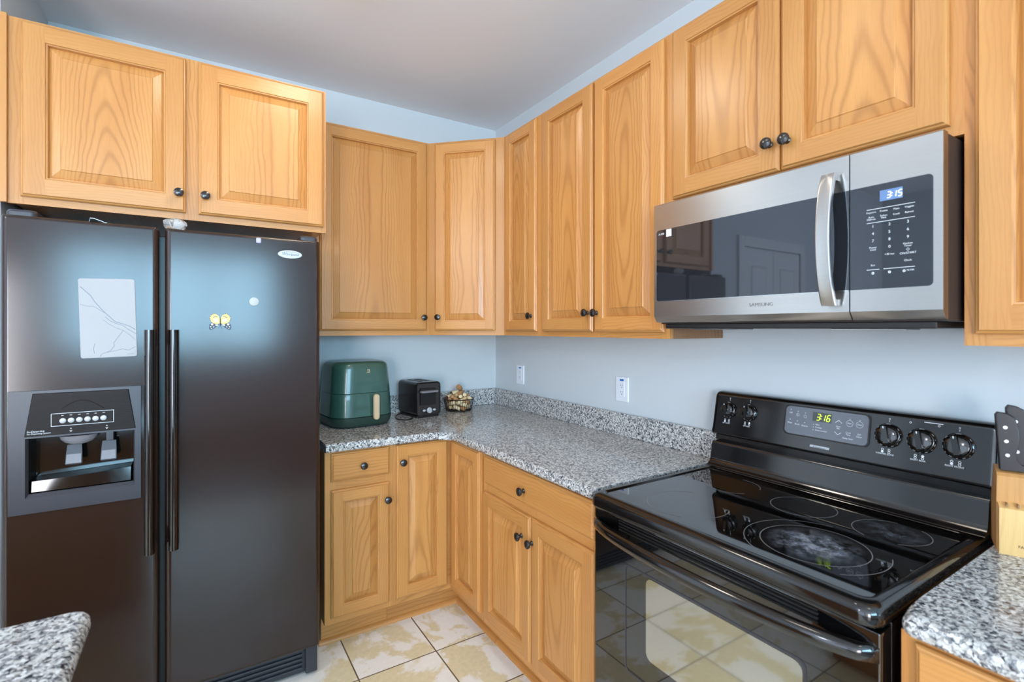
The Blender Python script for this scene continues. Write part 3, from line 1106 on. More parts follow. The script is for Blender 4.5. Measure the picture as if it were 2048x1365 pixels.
# ---- things on the refrigerator
b = B()
cxb, czb = -1.9445, 1.447
R2 = Matrix.Translation((cxb, -0.7705, czb)) @ Matrix.Rotation(math.radians(-1.6), 4, 'Y')
p = rrect(-.0735, -.1305, .0735, .1305, .007, 4)
pts3 = lambda y: [(x, y, z) for x, z in p]
b.loft([pts3(0.0), pts3(-.002), [(x * .99, -.0026, z * .994) for x, z in p]])


def ribbon(b, pts, w2, y, mi):
    for (xa, za), (xb, zb) in zip(pts, pts[1:]):
        d = Vector((xb - xa, zb - za)).normalized()
        nx, nz = -d.y * w2, d.x * w2
        b.face([(xa + nx, y, za + nz), (xa - nx, y, za - nz), (xb - nx, y, zb - nz), (xb + nx, y, zb + nz)], mi=mi)


def zb(a, c):   # zoom pixels of the sheet to its own metres
    f = (c - 110) / 1100.0
    xl, xr = 107 + 45 * f, 880 + 38 * f
    return (-.0735 + (a - xl) / (xr - xl) * .147, .1305 - f * .261)


veins = [[(140, 225), (280, 350), (330, 430), (460, 575), (530, 640), (610, 712), (720, 745), (820, 785), (890, 830)],
         [(135, 465), (250, 495), (310, 490), (400, 545), (470, 590)], [(470, 640), (540, 700), (620, 735), (720, 770), (800, 830), (905, 890)],
         [(440, 680), (520, 740), (610, 795), (720, 835), (820, 910), (890, 975)], [(720, 840), (650, 930), (590, 1010), (600, 1050), (550, 1115), (430, 1160), (405, 1195)],
         [(500, 1140), (620, 1120), (710, 1100), (800, 1118), (890, 1075)], [(335, 1010), (320, 1080), (330, 1150)]]
for k, v in enumerate(veins):
    ribbon(b, [zb(*q) for q in v], (.0011, .0006, .0008, .0006, .0007, .0006, .0006)[k], -.00275, 1)
ribbon(b, [(.046 + .0, -.1222), (.064, -.1217)], .0007, -.00275, 1)
o = b.obj('magnetic_board', ['marble', 'vein'], None, smooth=0, recalc=False)
o.matrix_world = R2
tag(o, 'white marble-patterned magnetic sheet stuck on the left refrigerator door', 'magnet board')

b = B(); b.lathe([(0.0155, 0), (0.0168, .002), (0.0160, .005), (0.012, .0062), (0, .0066)], seg=24)
tag(b.obj('round_magnet', 'magnet_white', None, (-1.513, -0.7704, 1.514), (PI / 2, 0, 0)), 'round white magnet on the right refrigerator door', 'magnet')
b = B()
p = rrect(-.0085, -.010, .0085, .010, .004, 3)
b.loft([[(x, y, 0) for x, y in p], [(x, y, .003) for x, y in p], [(x * .8, y * .8, .005) for x, y in p]])
tag(b.obj('small_magnet', 'purple', None, (-1.4975, -0.7704, 1.7475), (PI / 2, 0, 0)), 'tiny lilac magnet near the top of the right refrigerator door', 'magnet')

bf = thing('butterfly_magnet', 'yellow and navy butterfly magnet sitting upside down on the right refrigerator door', 'magnet', (-1.6235, -0.7704, 1.436))
for s in (-1, 1):
    b = B()
    up = [(0, -.004), (.012, -.007), (.024, -.003), (.031, .006), (.033, .016), (.029, .025), (.021, .031), (.012, .030), (.005, .022), (.001, .010)]
    P = [(x * s, z) for x, z in up]
    if s < 0:
        P = P[::-1]
    b.loft([[(x, -.0006, z) for x, z in P], [(x, -.0018, z) for x, z in P]])
    q = [(.006, .002), (.016, .000), (.022, .006), (.018, .013), (.009, .012)]
    q = [(x * s, z) for x, z in q]
    b.face([(x, -.0020, z) for x, z in (q if s > 0 else q[::-1])], mi=1)
    ribbon(b, [(s * .008, .018), (s * .015, .020), (s * .022, .016)], .0011, -.0021, 2)
    for k in range(7):
        a = math.radians(-20 + 22 * k)
        xx, z2 = s * (.017 + .015 * math.cos(a)), .013 + .017 * math.sin(a)
        b.face([(xx - .0015, -.0021, z2 - .0015), (xx + .0015, -.0021, z2 - .0015), (xx + .0015, -.0021, z2 + .0015), (xx - .0015, -.0021, z2 + .0015)], mi=2)
    b.obj('hind_wing', ['yellow', 'cream', 'navy'], bf, smooth=0, recalc=False)
    b = B()
    lo_ = [(.001, -.006), (.012, -.007), (.027, -.002), (.034, -.010), (.035, -.024), (.030, -.029), (.020, -.024), (.008, -.014)]
    P = [(x * s, z) for x, z in lo_]
    if s > 0:
        P = P[::-1]
    b.loft([[(x, -.0002, z) for x, z in P], [(x, -.0012, z) for x, z in P]])
    for q in ([(.005, -.009), (.016, -.009), (.014, -.014), (.009, -.013)], [(.021, -.006), (.028, -.005), (.029, -.011), (.023, -.012)], [(.018, -.016), (.023, -.017), (.021, -.020)], [(.027, -.017), (.031, -.015), (.031, -.019)], [(.025, -.023), (.030, -.022), (.028, -.025)]):
        b.face([(x * s, -.0014, z) for x, z in q], mi=1)
    b.obj('fore_wing', ['navy', 'cream'], bf, smooth=0, recalc=False)
b = B(); b.tube([(0, -.003, .014), (0, -.0035, .006), (0, -.0035, -.004), (0, -.003, -.012)], .0016, 8)
bo = b.obj('body', 'navy', bf)
b = B()
b.tube([(0, -.002, -.012), (-.003, -.002, -.018), (-.009, -.002, -.024)], .0005, 5); b.tube([(0, -.002, -.012), (.002, -.002, -.018), (.006, -.002, -.025)], .0005, 5)
b.obj('antennae', 'navy', bf)

# metal clip and clear wrapper lying on top of the refrigerator doors
b = B()
pp = [(-.022, -.004), (-.019, .0085), (-.008, .0085), (-.006, .0068), (.012, .001), (.020, -.0035), (.024, -.0015)]
L1 = [(x, 0.0, z + .004) for x, z in pp]
L2 = [(x, 0.012, z + .004) for x, z in pp]
L3 = [(x, 0.012, z + .0052) for x, z in pp]
L4 = [(x, 0.0, z + .0052) for x, z in pp]
Q = [b.loop(q) for q in (L1, L2, L3, L4)]
for a, c in zip(Q, Q[1:] + Q[:1]):
    b.ring(a, c, closed=False)
tag(b.obj('metal_clip', 'steel_plain', None, (-1.974, -0.758, 1.7640), smooth=0), 'small bent metal clip lying on top of the left refrigerator door', 'clip')
b = B()
rng = random.Random(4)
L = []
for i in range(9):
    th = PI * i / 8
    L.append([(math.cos(2 * PI * k / 16) * math.sin(th) * .034 * (1 + .22 * math.sin(3.1 * k + i)), math.sin(2 * PI * k / 16) * math.sin(th) * .03 * (1 + .2 * math.cos(2.3 * k)), .0225 - math.cos(th) * .022 * (1 + .12 * math.sin(k * 1.7 + i))) for k in range(16)])
Lv = [b.loop([(x, y, max(z, 0)) for x, y, z in l]) for l in L[1:-1]]
for a, c in zip(Lv, Lv[1:]):
    b.ring(a, c)
b.cap(Lv[0], flip=True); b.cap(Lv[-1])
wr = tag(b.obj('plastic_wrapper', 'clear', None, (-1.762, -0.725, 1.7645), smooth=60), 'crumpled clear plastic wrapper on top of the refrigerator between the doors', 'wrapper')
b = B()
b.face([(-.010, -.016, .006), (.018, -.018, .004), (.022, .006, .026), (-.004, .008, .034)])
b.face([(.004, -.012, .008), (.026, -.008, .004), (.026, .004, .018), (.010, .002, .026)])
b.obj('paper_insert', 'plastic_white', wr, smooth=0)


# ------------------------------------------------------------------ range
rg = thing('electric_range', 'black freestanding electric range with glass cooktop between the two granite counters', 'range', (0, -1.7335, 0), -PI / 2)
W = 0.766
b = B(); b.box((0.004, -0.62, 0.03), (W - 0.004, -0.02, 0.872), 0.003); b.obj('body', 'black_gloss', rg)
b = B()
# cooktop frame: rounded rim, glass bed inside
fo = rrect(0.0, -0.692, W, -0.03, 0.035, 6)
fi = rrect(0.030, -0.652, W - 0.030, -0.125, 0.022, 6)
sc = lambda P, k: [(W / 2 + (x - W / 2) * (1 - 2 * k / W), -0.361 + (y + 0.361) * (1 - 2 * k / .662)) for x, y in P]
L = [b.loop([(x, y, z) for x, y in P]) for P, z in
     ((sc(fo, .012), .8725), (sc(fo, .003), .876), (fo, .884), (fo, .900), (sc(fo, .004), .910), (sc(fo, .012), .9155), (sc(fi, -.010), .9165), (sc(fi, -.004), .9155), (fi, .9105))]
for a, c in zip(L, L[1:]):
    b.ring(a, c)
b.cap(L[0], flip=True)
b.cap(L[-1])
ck = b.obj('cooktop', 'black_gloss', rg, smooth=50)
b = B()
b.loft([[(x, y, .9106) for x, y in sc(fi, .0005)], [(x, y, .9122) for x, y in sc(fi, .0005)]])
b.obj('glass_top', 'black_glass', ck, smooth=0)


def annulus(b, cx, cy, r0, r1, z, a0=0, a1=360, n=48, mi=None):
    for k in range(n):
        t0, t1 = math.radians(a0 + (a1 - a0) * k / n), math.radians(a0 + (a1 - a0) * (k + 1) / n)
        b.face([(cx + r0 * math.cos(t0), cy + r0 * math.sin(t0), z), (cx + r1 * math.cos(t0), cy + r1 * math.sin(t0), z),
                (cx + r1 * math.cos(t1), cy + r1 * math.sin(t1), z), (cx + r0 * math.cos(t1), cy + r0 * math.sin(t1), z)], mi=mi)


Y0 = 1.7335
for (wx, wy, r, arcs, hz) in ((-.515, -1.960, .112, ((120, 300), (330, 385)), None), (-.255, -1.925, .082, ((200, 330), (20, 100)), None),
                              (-.262, -2.150, .082, ((0, 360),), None), (-.490, -2.292, .112, ((0, 360),), 'haze'),
                              (-.258, -2.358, .080, ((100, 250), (-60, 60)), 'haze_light')):
    cx, cy = -wy - Y0, wx
    b = B()
    for a0, a1 in arcs:
        annulus(b, cx, cy, r - .0014, r + .0004, .91245, a0, a1)
    if hz == 'haze':
        annulus(b, cx, cy, .146, .1475, .91245, 100, 290)
        annulus(b, cx, cy, .146, .1475, .91245, -45, 25)
    b.obj('burner_ring', 'print_dim', ck, smooth=0, recalc=False)
    if hz:
        b = B()
        annulus(b, 0, 0, 0.0005, r - .0025, 0, 0, 360)
        b.obj('burner_residue', hz, ck, (cx, cy, .91232), smooth=0, recalc=False)

# riser behind the glass, then the tilted control console
b = B()
prof = [(-.022, .917), (-.122, .917), (-.118, .922), (-.108, .930), (-.102, .945), (-.094, .992), (-.088, 1.000), (-.022, 1.000)]
b.loft([[(x, y, z) for y, z in prof] for x in (0.002, 0.010, W - .010, W - .002)])
b.obj('riser', 'black_gloss', rg, smooth=30)
YP = lambda z: -0.058 - (1.165 - z) / 0.115 * 0.022
b = B()
prof = [(-.022, 1.0005), (-.060, 1.0005), (-.060, 1.022), (-.074, 1.023), (-.084, 1.029), (-.0855, 1.036), (YP(1.05), 1.05), (YP(1.165), 1.165), (-.054, 1.174), (-.046, 1.179), (-.030, 1.180), (-.022, 1.176)]
pr2 = []
for x, k in ((-.006, .965), (-.002, .99), (.006, 1.0), (W - .006, 1.0), (W + .002, .99), (W + .006, .965)):
    pr2.append([(x, -.022 + (y + .022) * k, 1.09 + (z - 1.09) * (0.93 + .07 * (k - .965) / .035 if z > 1.1 else 1)) for y, z in prof])
b.loft(pr2)
cs = b.obj('control_console', 'black_gloss', rg, smooth=40)
TILT = Matrix.Rotation(PI / 2 - math.atan2(.022, .115), 4, 'X')


def on(x, z, d=0.0006):
    return Matrix.Translation((x, YP(z), z)) @ TILT @ Matrix.Translation((0, 0, d))


kn = [(-1.788, 1.117), (-1.866, 1.118), (-2.282, 1.114), (-2.358, 1.113), (-2.434, 1.114)]
for i, (wy, z) in enumerate(kn):
    T = on(-wy - Y0, z, 0)
    b = B()
    r = .033 if i > 1 else .029
    b.lathe([(r, 0), (r, .004), (r * .88, .009), (r * .80, .010), (r * .76, .018), (r * .6, .021), (0, .0215)], seg=36)
    # grip bar across the dial
    gb = Matrix.Rotation(math.radians(12), 4, 'Z')
    b.T = gb
    w2 = r * .24
    b.loft([[(-w2, -r * .74, .010), (w2, -r * .74, .010), (w2, r * .74, .010), (-w2, r * .74, .010)],
            [(-w2 * .8, -r * .70, .029), (w2 * .8, -r * .70, .029), (w2 * .8, r * .70, .029), (-w2 * .8, r * .70, .029)]])
    b.T = Matrix.Identity(4)
    o = b.obj('knob', 'black_gloss', cs, smooth=35)
    o.matrix_local = T
    b = B()
    for k in range(14):
        if 1 < k < 13:
            a = PI / 2 + 2 * PI * k / 14
            annulus(b, 0, 0, r * .91, r * .965, .0072 if k % 2 else .0076, math.degrees(a) - (3 if k % 2 else 6), math.degrees(a) + (3 if k % 2 else 6), 3)
    annulus(b, 0, 0, r * .90, r * .98, .0074, 80, 100, 3)
    b.obj('dial_marks', 'print_dim', o, smooth=0, recalc=False)
    b = B()
    b.T = gb
    b.face([(-.0012, r * .52, .0295), (.0012, r * .52, .0295), (.0012, r * .70, .0293), (-.0012, r * .70, .0293)])
    b.obj('pointer', 'print', o, smooth=0, recalc=False)
b = B()
for i, (wy, z) in enumerate(kn):
    x = -wy - Y0
    r = .033 if i > 1 else .029
    if i != 3:
        b.text('I', .008, on(x, z + r + .006))
        b.text('o', .008, on(x, z + r + .013))
    b.text(('LEFT FRONT', 'LEFT REAR', 'WARMER ZONE', 'RIGHT REAR', 'RIGHT FRONT')[i], .0052 if i < 2 else .0060, on(x - .006, z - r - .0185))
    for q in (-1, 1):
        for s in (-.6, .6):
            annulus_at = on(x - .004 + q * .008, z - r - .0095 + s * .005)
            b.T = annulus_at
            annulus(b, 0, 0, (.0022 if (q, s) != ((1, .6) if i % 2 else (-1, -.6)) else .0002), .0032, 0, n=12)
            b.T = Matrix.Identity(4)
for s in (-2.305, -2.405):
    pass
b.text('o', .011, on(2.330 - Y0, 1.158)); b.text('o', .011, on(2.392 - Y0, 1.158))
b.T = on(2.38 - Y0, 1.1625)
b.face([(-.020, -.0008, 0), (.020, -.0008, 0), (.020, .0008, 0), (-.020, .0008, 0)])
b.T = Matrix.Identity(4)
b.obj('console_print', 'print', cs, smooth=0, recalc=False)
b = B()
b.T = on(2.105 - Y0, 1.045, 0)
p = rrect(-.028, -.0055, .028, .0055, .001, 2)
b.loft([[(x, y, 0) for x, y in p], [(x, y, .0012) for x, y in p]])
b.text('Kenmore', .0082, Matrix.Translation((-.001, .0008, .0016)), 1, sx=1.15)
b.obj('logo_badge', ['badge', 'print_dark'], cs, smooth=0)
# electronic clock panel
b = B()
cx, cz = 2.113 - Y0, 1.117
b.T = on(cx, cz, 0)
po = rrect(-.124, -.048, .124, .048, .016, 6)
pi_ = rrect(-.120, -.044, .120, .044, .014, 6)
L = [b.loop([(x, y, z) for x, y in P]) for P, z in ((po, 0), (po, .003), (pi_, .003), (pi_, .0012))]
for a, c in zip(L, L[1:]):
    b.ring(a, c)
b.cap(L[-1], mi=1)
clk = b.obj('clock_panel', ['black_plastic', 'clock_face'], cs, smooth=0)
b = B()
b.T = on(cx, cz, .0016)
b.face([(-.036, .006, 0), (.020, .006, 0), (.020, .034, 0), (-.036, .034, 0)])
b.obj('display', 'lcd', clk, smooth=0, recalc=False)


def seg7(b, ch, x, y, w_, h, t, sl):
    on_ = {'3': 'abgcd', '1': 'bc', '6': 'acdefg', '5': 'afgcd'}[ch]
    P = {'a': (0, 1, 1, 1), 'b': (1, .5, 1, 1), 'c': (1, 0, 1, .5), 'd': (0, 0, 1, 0), 'e': (0, 0, 0, .5), 'f': (0, .5, 0, 1), 'g': (0, .5, 1, .5)}
    for s in on_:
        xa, ya, xb, yb = P[s]
        xa, xb, ya, yb = xa * w_, xb * w_, ya * h, yb * h
        if ya == yb:
            q = [(xa + t * .3, ya - t / 2), (xb - t * .3, ya - t / 2), (xb - t * .3, ya + t / 2), (xa + t * .3, ya + t / 2)]
        else:
            q = [(xa - t / 2, ya + t * .4), (xa + t / 2, ya + t * .4), (xb + t / 2, yb - t * .4), (xb - t / 2, yb - t * .4)]
        b.face([(x + px_ + sl * py_, y + py_, 0) for px_, py_ in q])


def clock(b, digits, x, y, w_, h, t, sl, gap):
    for k, ch in enumerate(digits):
        seg7(b, ch, x, y, w_, h, t, sl)
        x += gap
        if k == 0:
            for yy in (.28, .72):
                xx = x - gap * .17 + sl * yy * h
                b.face([(xx - t / 2, y + yy * h - t / 2, 0), (xx + t / 2, y + yy * h - t / 2, 0), (xx + t / 2, y + yy * h + t / 2, 0), (xx - t / 2, y + yy * h + t / 2, 0)])


b = B()
b.T = on(cx, cz, .0020)
clock(b, '316', -.024, .010, .0085, .019, .0024, .18, .0145)
b.obj('time_digits', 'digit_green', clk, smooth=0, recalc=False)
b = B()
b.T = on(cx, cz, .0018)
tr = Matrix.Translation
for k, (s, x, y) in enumerate((('Off', -.104, .022), ('Clock', -.081, .018), ('Timer', -.058, .016), ('Bake', -.104, -.010), ('Broil', -.081, -.012), ('Warm', -.058, -.014))):
    b.text('o', .007, tr((x, y + .011, 0)))
    if k in (1, 2):
        annulus(b, x, y, .0042, .0048, 0, n=20)
        b.text('L' if k == 1 else '~', .006, tr((x, y, 0)))
    else:
        b.text(s, .0068, tr((x, y, 0)), sx=1.1)
for k, s in enumerate(('Bake', 'Preheat', 'Door Locked')):
    b.text('o', .006, tr((-.031, -.004 - .0085 * k, 0)))
    b.text(s, .0062, tr((-.025, -.004 - .0085 * k, 0)), ax='LEFT')
b.obj('mode_legends', 'print', clk, smooth=0, recalc=False)
b = B()
b.T = on(cx, cz, .0018)
for sg, y in ((1, .014), (-1, -.020)):
    for q in (-1, 1):
        b.face([(.040, y + sg * .004, 0), (.040, y + sg * .0055, 0), (.040 + q * .009, y - sg * .0025, 0), (.040 + q * .009, y - sg * .004, 0)])
b.text('Hour', .006, tr((.040, .000, 0))); b.text('Min', .006, tr((.040, -.006, 0)))
for x, y, s in ((.070, .014, 'Start'), (.096, .014, 'Clear')):
    annulus(b, x, y, .0088, .0094, 0, n=24)
    b.text(s, .0062, tr((x, y, 0))); b.text('o', .006, tr((x, y + .0125, 0)))
for x, y, s in ((.068, -.014, 'Cook'), (.068, -.020, 'Time'), (.068, -.031, 'Delay Start'), (.097, -.014, 'Self'), (.097, -.021, 'Clean')):
    b.text(s, .0062, tr((x, y, 0)))
b.obj('timer_legends', 'print', clk, smooth=0, recalc=False)

# oven door
b = B()
b.box((0.003, -0.667, 0.215), (W - 0.003, -0.622, 0.866), 0.006)
od = b.obj('oven_door', 'black_glass', rg, smooth=40)
for k in range(4):
    b = B()
    b.box((0.11, -0.6705, 0.832 + .0085 * k), (W - 0.11, -0.6668, 0.8355 + .0085 * k), 0.001)
    b.obj('vent_louver', 'black_plastic', od)
# bowed handle
b = B()
n = 28
secs = []
for k in range(n + 1):
    s = k / n
    x = 0.006 + (W - 0.012) * s
    e = max(0.0, 1 - (2 * s - 1) ** 2)
    bow = -0.672 - 0.066 * e ** 0.55
    hw = 0.015 + 0.002 * e
    secs.append([(x, bow + 0.020 + (0.026 if False else 0.0), 0.826 - hw * .9), (x, bow + 0.006, 0.826 - hw), (x, bow, 0.826 - hw * .45), (x, bow - .002, 0.826), (x, bow, 0.826 + hw * .5),
                 (x, bow + 0.007, 0.826 + hw * .95), (x, bow + 0.018, 0.826 + hw), (x, bow + 0.022, 0.826)])
b.loft(secs)
b.obj('handle', 'black_gloss', od, smooth=60)
b = B()
# thin bright outline of the window and the mirror-like pane
po = rrect(.1325, .44, .6340, .745, .018, 5)
pi_ = rrect(.1375, .445, .6290, .740, .015, 5)
La, Lb = b.loop([(x, -.6676, z) for x, z in po]), b.loop([(x, -.6676, z) for x, z in pi_])
b.ring(La, Lb)
b.obj('window_trim', 'slate', od, smooth=0, recalc=False)
b = B()
p = rrect(.2115, .515, .6265, .737, .02, 5)
b.loft([[(x, -.6672, z) for x, z in p[::-1]], [(x, -.6680, z) for x, z in p[::-1]]])
b.obj('window_pane', 'oven_glass', od, smooth=0)
b = B(); b.box((0.003, -0.660, 0.05), (W - 0.003, -0.622, 0.208), 0.006); b.obj('storage_drawer', 'black_gloss', rg)


# ------------------------------------------------------------------ microwave
mw = thing('microwave', 'stainless over-the-range microwave mounted under the short oak cabinet', 'microwave', (0, -1.7345, 0), -PI / 2)
Wm = 0.769
sp_x = 2.329 - 1.7345
b = B(); b.box((0.006, -0.372, 1.428), (Wm - .001, -0.003, 1.822), 0.002); b.obj('body', flat('brown_black_steel', (44, 32, 28), 0.5), mw)
b = B()
b.box((0.02, -0.368, 1.412), (Wm - .02, -0.02, 1.4279), 0.003)
ub = b.obj('underside', 'black_plastic', mw)
for xa in (0.10, 0.52):
    b = B(); b.box((xa, -0.33, 1.4085), (xa + .16, -0.25, 1.4119), 0.001); b.obj('lamp_lens', 'steel_plain', ub)


def mwfront(name, x0, x1, gx0, gx1, mats, gl):
    b = B()
    z0, z1 = 1.432, 1.8235
    zc = 1.452
    # stainless shell with chamfered foot
    pr_ = [(-.374, z0), (-.386, z0 + .001), (-.4005, zc), (-.4005, z1 - .003), (-.398, z1), (-.374, z1)]
    b.loft([[(x, y, z) for y, z in pr_] for x in (x0, x1)])
    o = b.obj(name, 'steel', mw, smooth=15)
    b = B()
    g = [(gx0, 1.7375), (gx1, 1.7375), (gx1, 1.5025), (gx0, 1.5025)]
    r = .009
    if gl == 'l':
        P = [(gx1, 1.5025), (gx1, 1.7375)] + arc(gx0 + r, 1.7375 - r, r, 90, 180, 5) + arc(gx0 + r, 1.5025 + r, r, 180, 270, 5)
    else:
        P = [(gx0, 1.7375), (gx0, 1.5025)] + arc(gx1 - r, 1.5025 + r, r, 270, 360, 5) + arc(gx1 - r, 1.7375 - r, r, 0, 90, 5)
    b.loft([[(x, -.4004, z) for x, z in P], [(x, -.4016, z) for x, z in P]])
    return o, b


dm, b = mwfront('door', 0.0, sp_x - .0012, 0.011, sp_x - .0015, None, 'l')
b.obj('window', 'mw_glass', dm, smooth=0)
b = B()
P = arc(.011 + .009, 1.7375 - .009, .0105, 90, 180, 5) + arc(.011 + .009, 1.5025 + .009, .0105, 180, 270, 5)
P2 = arc(.011 + .009, 1.7375 - .009, .0085, 90, 180, 5) + arc(.011 + .009, 1.5025 + .009, .0085, 180, 270, 5)
P.append((sp_x - .002, 1.501)); P2.append((sp_x - .002, 1.503))
La, Lb = b.loop([(x, -.4018, z) for x, z in P]), b.loop([(x, -.4018, z) for x, z in P2])
b.ring(La, Lb, closed=False)
b.obj('window_trim', 'steel_plain', dm, smooth=0, recalc=False)
b = B()
n = 18
secs = []
for k in range(n + 1):
    s = k / n
    z = 1.467 + (1.782 - 1.467) * s
    e = 1 - (2 * s - 1) ** 2
    y = -.418 - .030 * e ** .8
    p = rrect(.5415, y - .007, .5745, y + .007, .004, 2)
    secs.append([(x, yy, z) for x, yy in p])
b.loft(secs)
for z in (1.467, 1.766):
    b.box((.546, -.424, z), (.570, -.4006, z + .016), .002)
b.obj('handle', 'steel', dm, smooth=40)
b = B()
b.text('SAMSUNG', .0135, at(2.110 - 1.7345, -.4012, 1.4775), sx=1.12)
b.obj('logo_lettering', 'print_dim', dm, smooth=0, recalc=False)
b = B()
b.text('A-000', .0095, at(.032, -.4022, 1.7235))
b.face([(.0525, -.4021, 1.712), (.0735, -.4021, 1.712), (.0735, -.4021, 1.736), (.0525, -.4021, 1.736)])
b.obj('sticker', 'print', dm, smooth=0, recalc=False)
cp, b = mwfront('control_panel', sp_x + .0012, Wm, sp_x + .0015, 2.487 - 1.7345, None, 'r')
b.obj('panel_glass', 'mw_glass', cp, smooth=0)
b = B()
xm = lambda wy: -wy - 1.7345
b.face([(xm(-2.391), -.4021, 1.698), (xm(-2.434), -.4021, 1.698), (xm(-2.434), -.4021, 1.722), (xm(-2.391), -.4021, 1.722)])
b.obj('display', 'display_blue', cp, smooth=0, recalc=False)
b = B()
b.T = at(xm(-2.4045), -.4025, 1.703)
clock(b, '315', 0, 0, .0062, .0130, .0018, .14, .0105)
b.obj('time_digits', 'digit_white', cp, smooth=0, recalc=False)
b = B()
for xa, xb, z in ((-2.365, -2.456, 1.683), (-2.365, -2.456, 1.6525), (-2.365, -2.390, 1.546), (-2.398, -2.456, 1.546)):
    b.face([(xm(xa), -.4021, z - .0005), (xm(xb), -.4021, z - .0005), (xm(xb), -.4021, z + .0005), (xm(xa), -.4021, z + .0005)])
cols4 = (-2.374, -2.3985, -2.4225, -2.446)
for k, s in enumerate(('Popcorn', 'Potato', 'Pizza', 'Veggies')):
    b.text(s, .0056, at(xm(cols4[k]), -.4021, 1.676))
for k, s in enumerate((('Auto', 'Defrost'), ('Soften', 'Melt'), ('Cook',), ('Reheat',))):
    for q, l in enumerate(s):
        b.text(l, .0056, at(xm(cols4[k]), -.4021, 1.6655 - .005 * q - (0 if len(s) > 1 else .001)))
c3 = (-2.3775, -2.4095, -2.4435)
for r_, row in enumerate((('1', '2', '3'), ('4', '5', '6'), ('7', '8', '9'))):
    for k, s in enumerate(row):
        b.text(s, .0088, at(xm(c3[k]), -.4021, 1.644 - .0165 * r_))
b.text('Power', .0056, at(xm(c3[0]), -.4021, 1.596)); b.text('Level', .0056, at(xm(c3[0]), -.4021, 1.591))
b.text('0', .0088, at(xm(c3[1]), -.4021, 1.5945))
b.text('Kitchen', .0056, at(xm(c3[2]), -.4021, 1.597)); b.text('Timer', .0056, at(xm(c3[2]), -.4021, 1.592))
b.text('+30 sec', .0060, at(xm(c3[1]), -.4021, 1.578))
b.text('ON/START', .0062, at(xm(c3[2]), -.4021, 1.576))
b.T = at(xm(c3[2]), -.4021, 1.584)
annulus(b, 0, 0, .0026, .0034, 0, n=4)
b.T = Matrix.Identity(4)
b.text('Eco', .0056, at(xm(c3[0]), -.4021, 1.556)); b.text('Clock', .0058, at(xm(c3[2]), -.4021, 1.5605))
b.text('FILTER', .0046, at(xm(-2.4480), -.4021, 1.539))
for wy in (-2.3775, -2.4095, -2.4365):
    b.T = at(xm(wy), -.4021, 1.538)
    annulus(b, 0, 0, .0014, .0030, 0, n=6)
    b.T = Matrix.Identity(4)
b.obj('key_legends', 'print', cp, smooth=0, recalc=False)


# ------------------------------------------------------------------ wall outlets
for yy, lab in ((-0.308, 'white wall outlet nearest the room corner above the granite backsplash'),
                (-1.185, 'white wall outlet with a blue sticker between the corner and the range')):
    t = thing('wall_outlet', lab, 'outlet', (0, yy, 1.126), -PI / 2, 'wall outlets above the counter')
    b = B()
    p = rrect(-.040, -.059, .040, .059, .005, 3)
    b.loft([[(x, -.0005, z) for x, z in p], [(x, -.004, z) for x, z in p], [(x * .95, -.0065, z * .965) for x, z in p]])
    b.obj('cover_plate', 'plastic_white', t)
    b = B()
    p = rrect(-.0185, -.0345, .0185, .0345, .003, 3)
    b.loft([[(x, -.0066, z) for x, z in p], [(x, -.0080, z) for x, z in p]])
    rc = b.obj('receptacle', 'plastic_white', t)
    b = B()
    for zc in (.015, -.017):
        for xa in (-.0065, .0045):
            b.face([(xa, -.0081, zc), (xa + .0022, -.0081, zc), (xa + .0022, -.0081, zc + .008), (xa, -.0081, zc + .008)])
        b.T = at(0, -.0081, zc - .006)
        annulus(b, 0, 0, .0001, .0024, 0, n=10)
        b.T = Matrix.Identity(4)
    b.obj('slots', 'slot', rc, smooth=0, recalc=False)
    b = B(); b.box((-.012, -.0075, .0385), (.012, -.0066, .0475)); b.obj('sticker', 'blue', t)['label'] = 'small blue sticker'


# ------------------------------------------------------------------ air fryer
ZK = 0.9112
af = thing('air_fryer', 'dark green air fryer with a pale gold handle on the counter beside the refrigerator', 'air fryer', (-0.983, -0.202, ZK), math.radians(6))


def sq(w2, d2, r, z, n=6, cy=0.0):
    return [(x, y + cy, z) for x, y in rrect(-w2, -d2, w2, d2, r, n)]


def afr(z):    # half width at height z
    f = z / 0.34
    return 0.163 - 0.020 * f ** 1.3


b = B()
b.loft([sq(.130, .130, .07, 0.0), sq(.148, .148, .085, .004), sq(.157, .155, .09, .018), sq(.162, .159, .09, .040), sq(.1625, .160, .09, .052)])
b.obj('base', 'green_dark', af, smooth=50)
b = B()
zs = [.1745, .19, .22, .26, .295, .312, .322, .330]
lp = [sq(afr(z), afr(z), .085, z) for z in zs[:5]]
lp += [sq(afr(.31) - .001, afr(.31) - .001, .085, .312), sq(.138, .138, .085, .322), sq(.125, .125, .08, .330), sq(.085, .085, .07, .333)]
b.loft(lp)
up = b.obj('body', 'green', af, smooth=50)
b = B()
b.text('B', .028, at(.012, -afr(.27) - .0012, .283), sx=1.0)
b.tube([(.003, -afr(.28) - .001, .279), (.001, -afr(.28) - .001, .2755), (.004, -afr(.28) - .001, .274)], .001, 5)
b.obj('logo_lettering', 'gold', up, smooth=0, recalc=False)
b = B()
b.loft([sq(afr(.053) - .004, afr(.053) - .004, .088, .0525), sq(afr(.056), afr(.056), .09, .056), sq(afr(.10), afr(.10), .09, .10), sq(afr(.14), afr(.14), .087, .14), sq(afr(.170), afr(.170), .086, .170), sq(afr(.172) - .004, afr(.172) - .004, .084, .1740)])
bs = b.obj('basket_drawer', 'green', af, smooth=50)
b = B()
b.box((.028, -.184, .125), (.046, -.150, .150), .004)
b.box((.028, -.184, .055), (.046, -.152, .075), .004)
b.obj('handle_mount', 'green_dark', bs)
b = B()
p = rrect(.023, .038, .054, .168, .0152, 6)
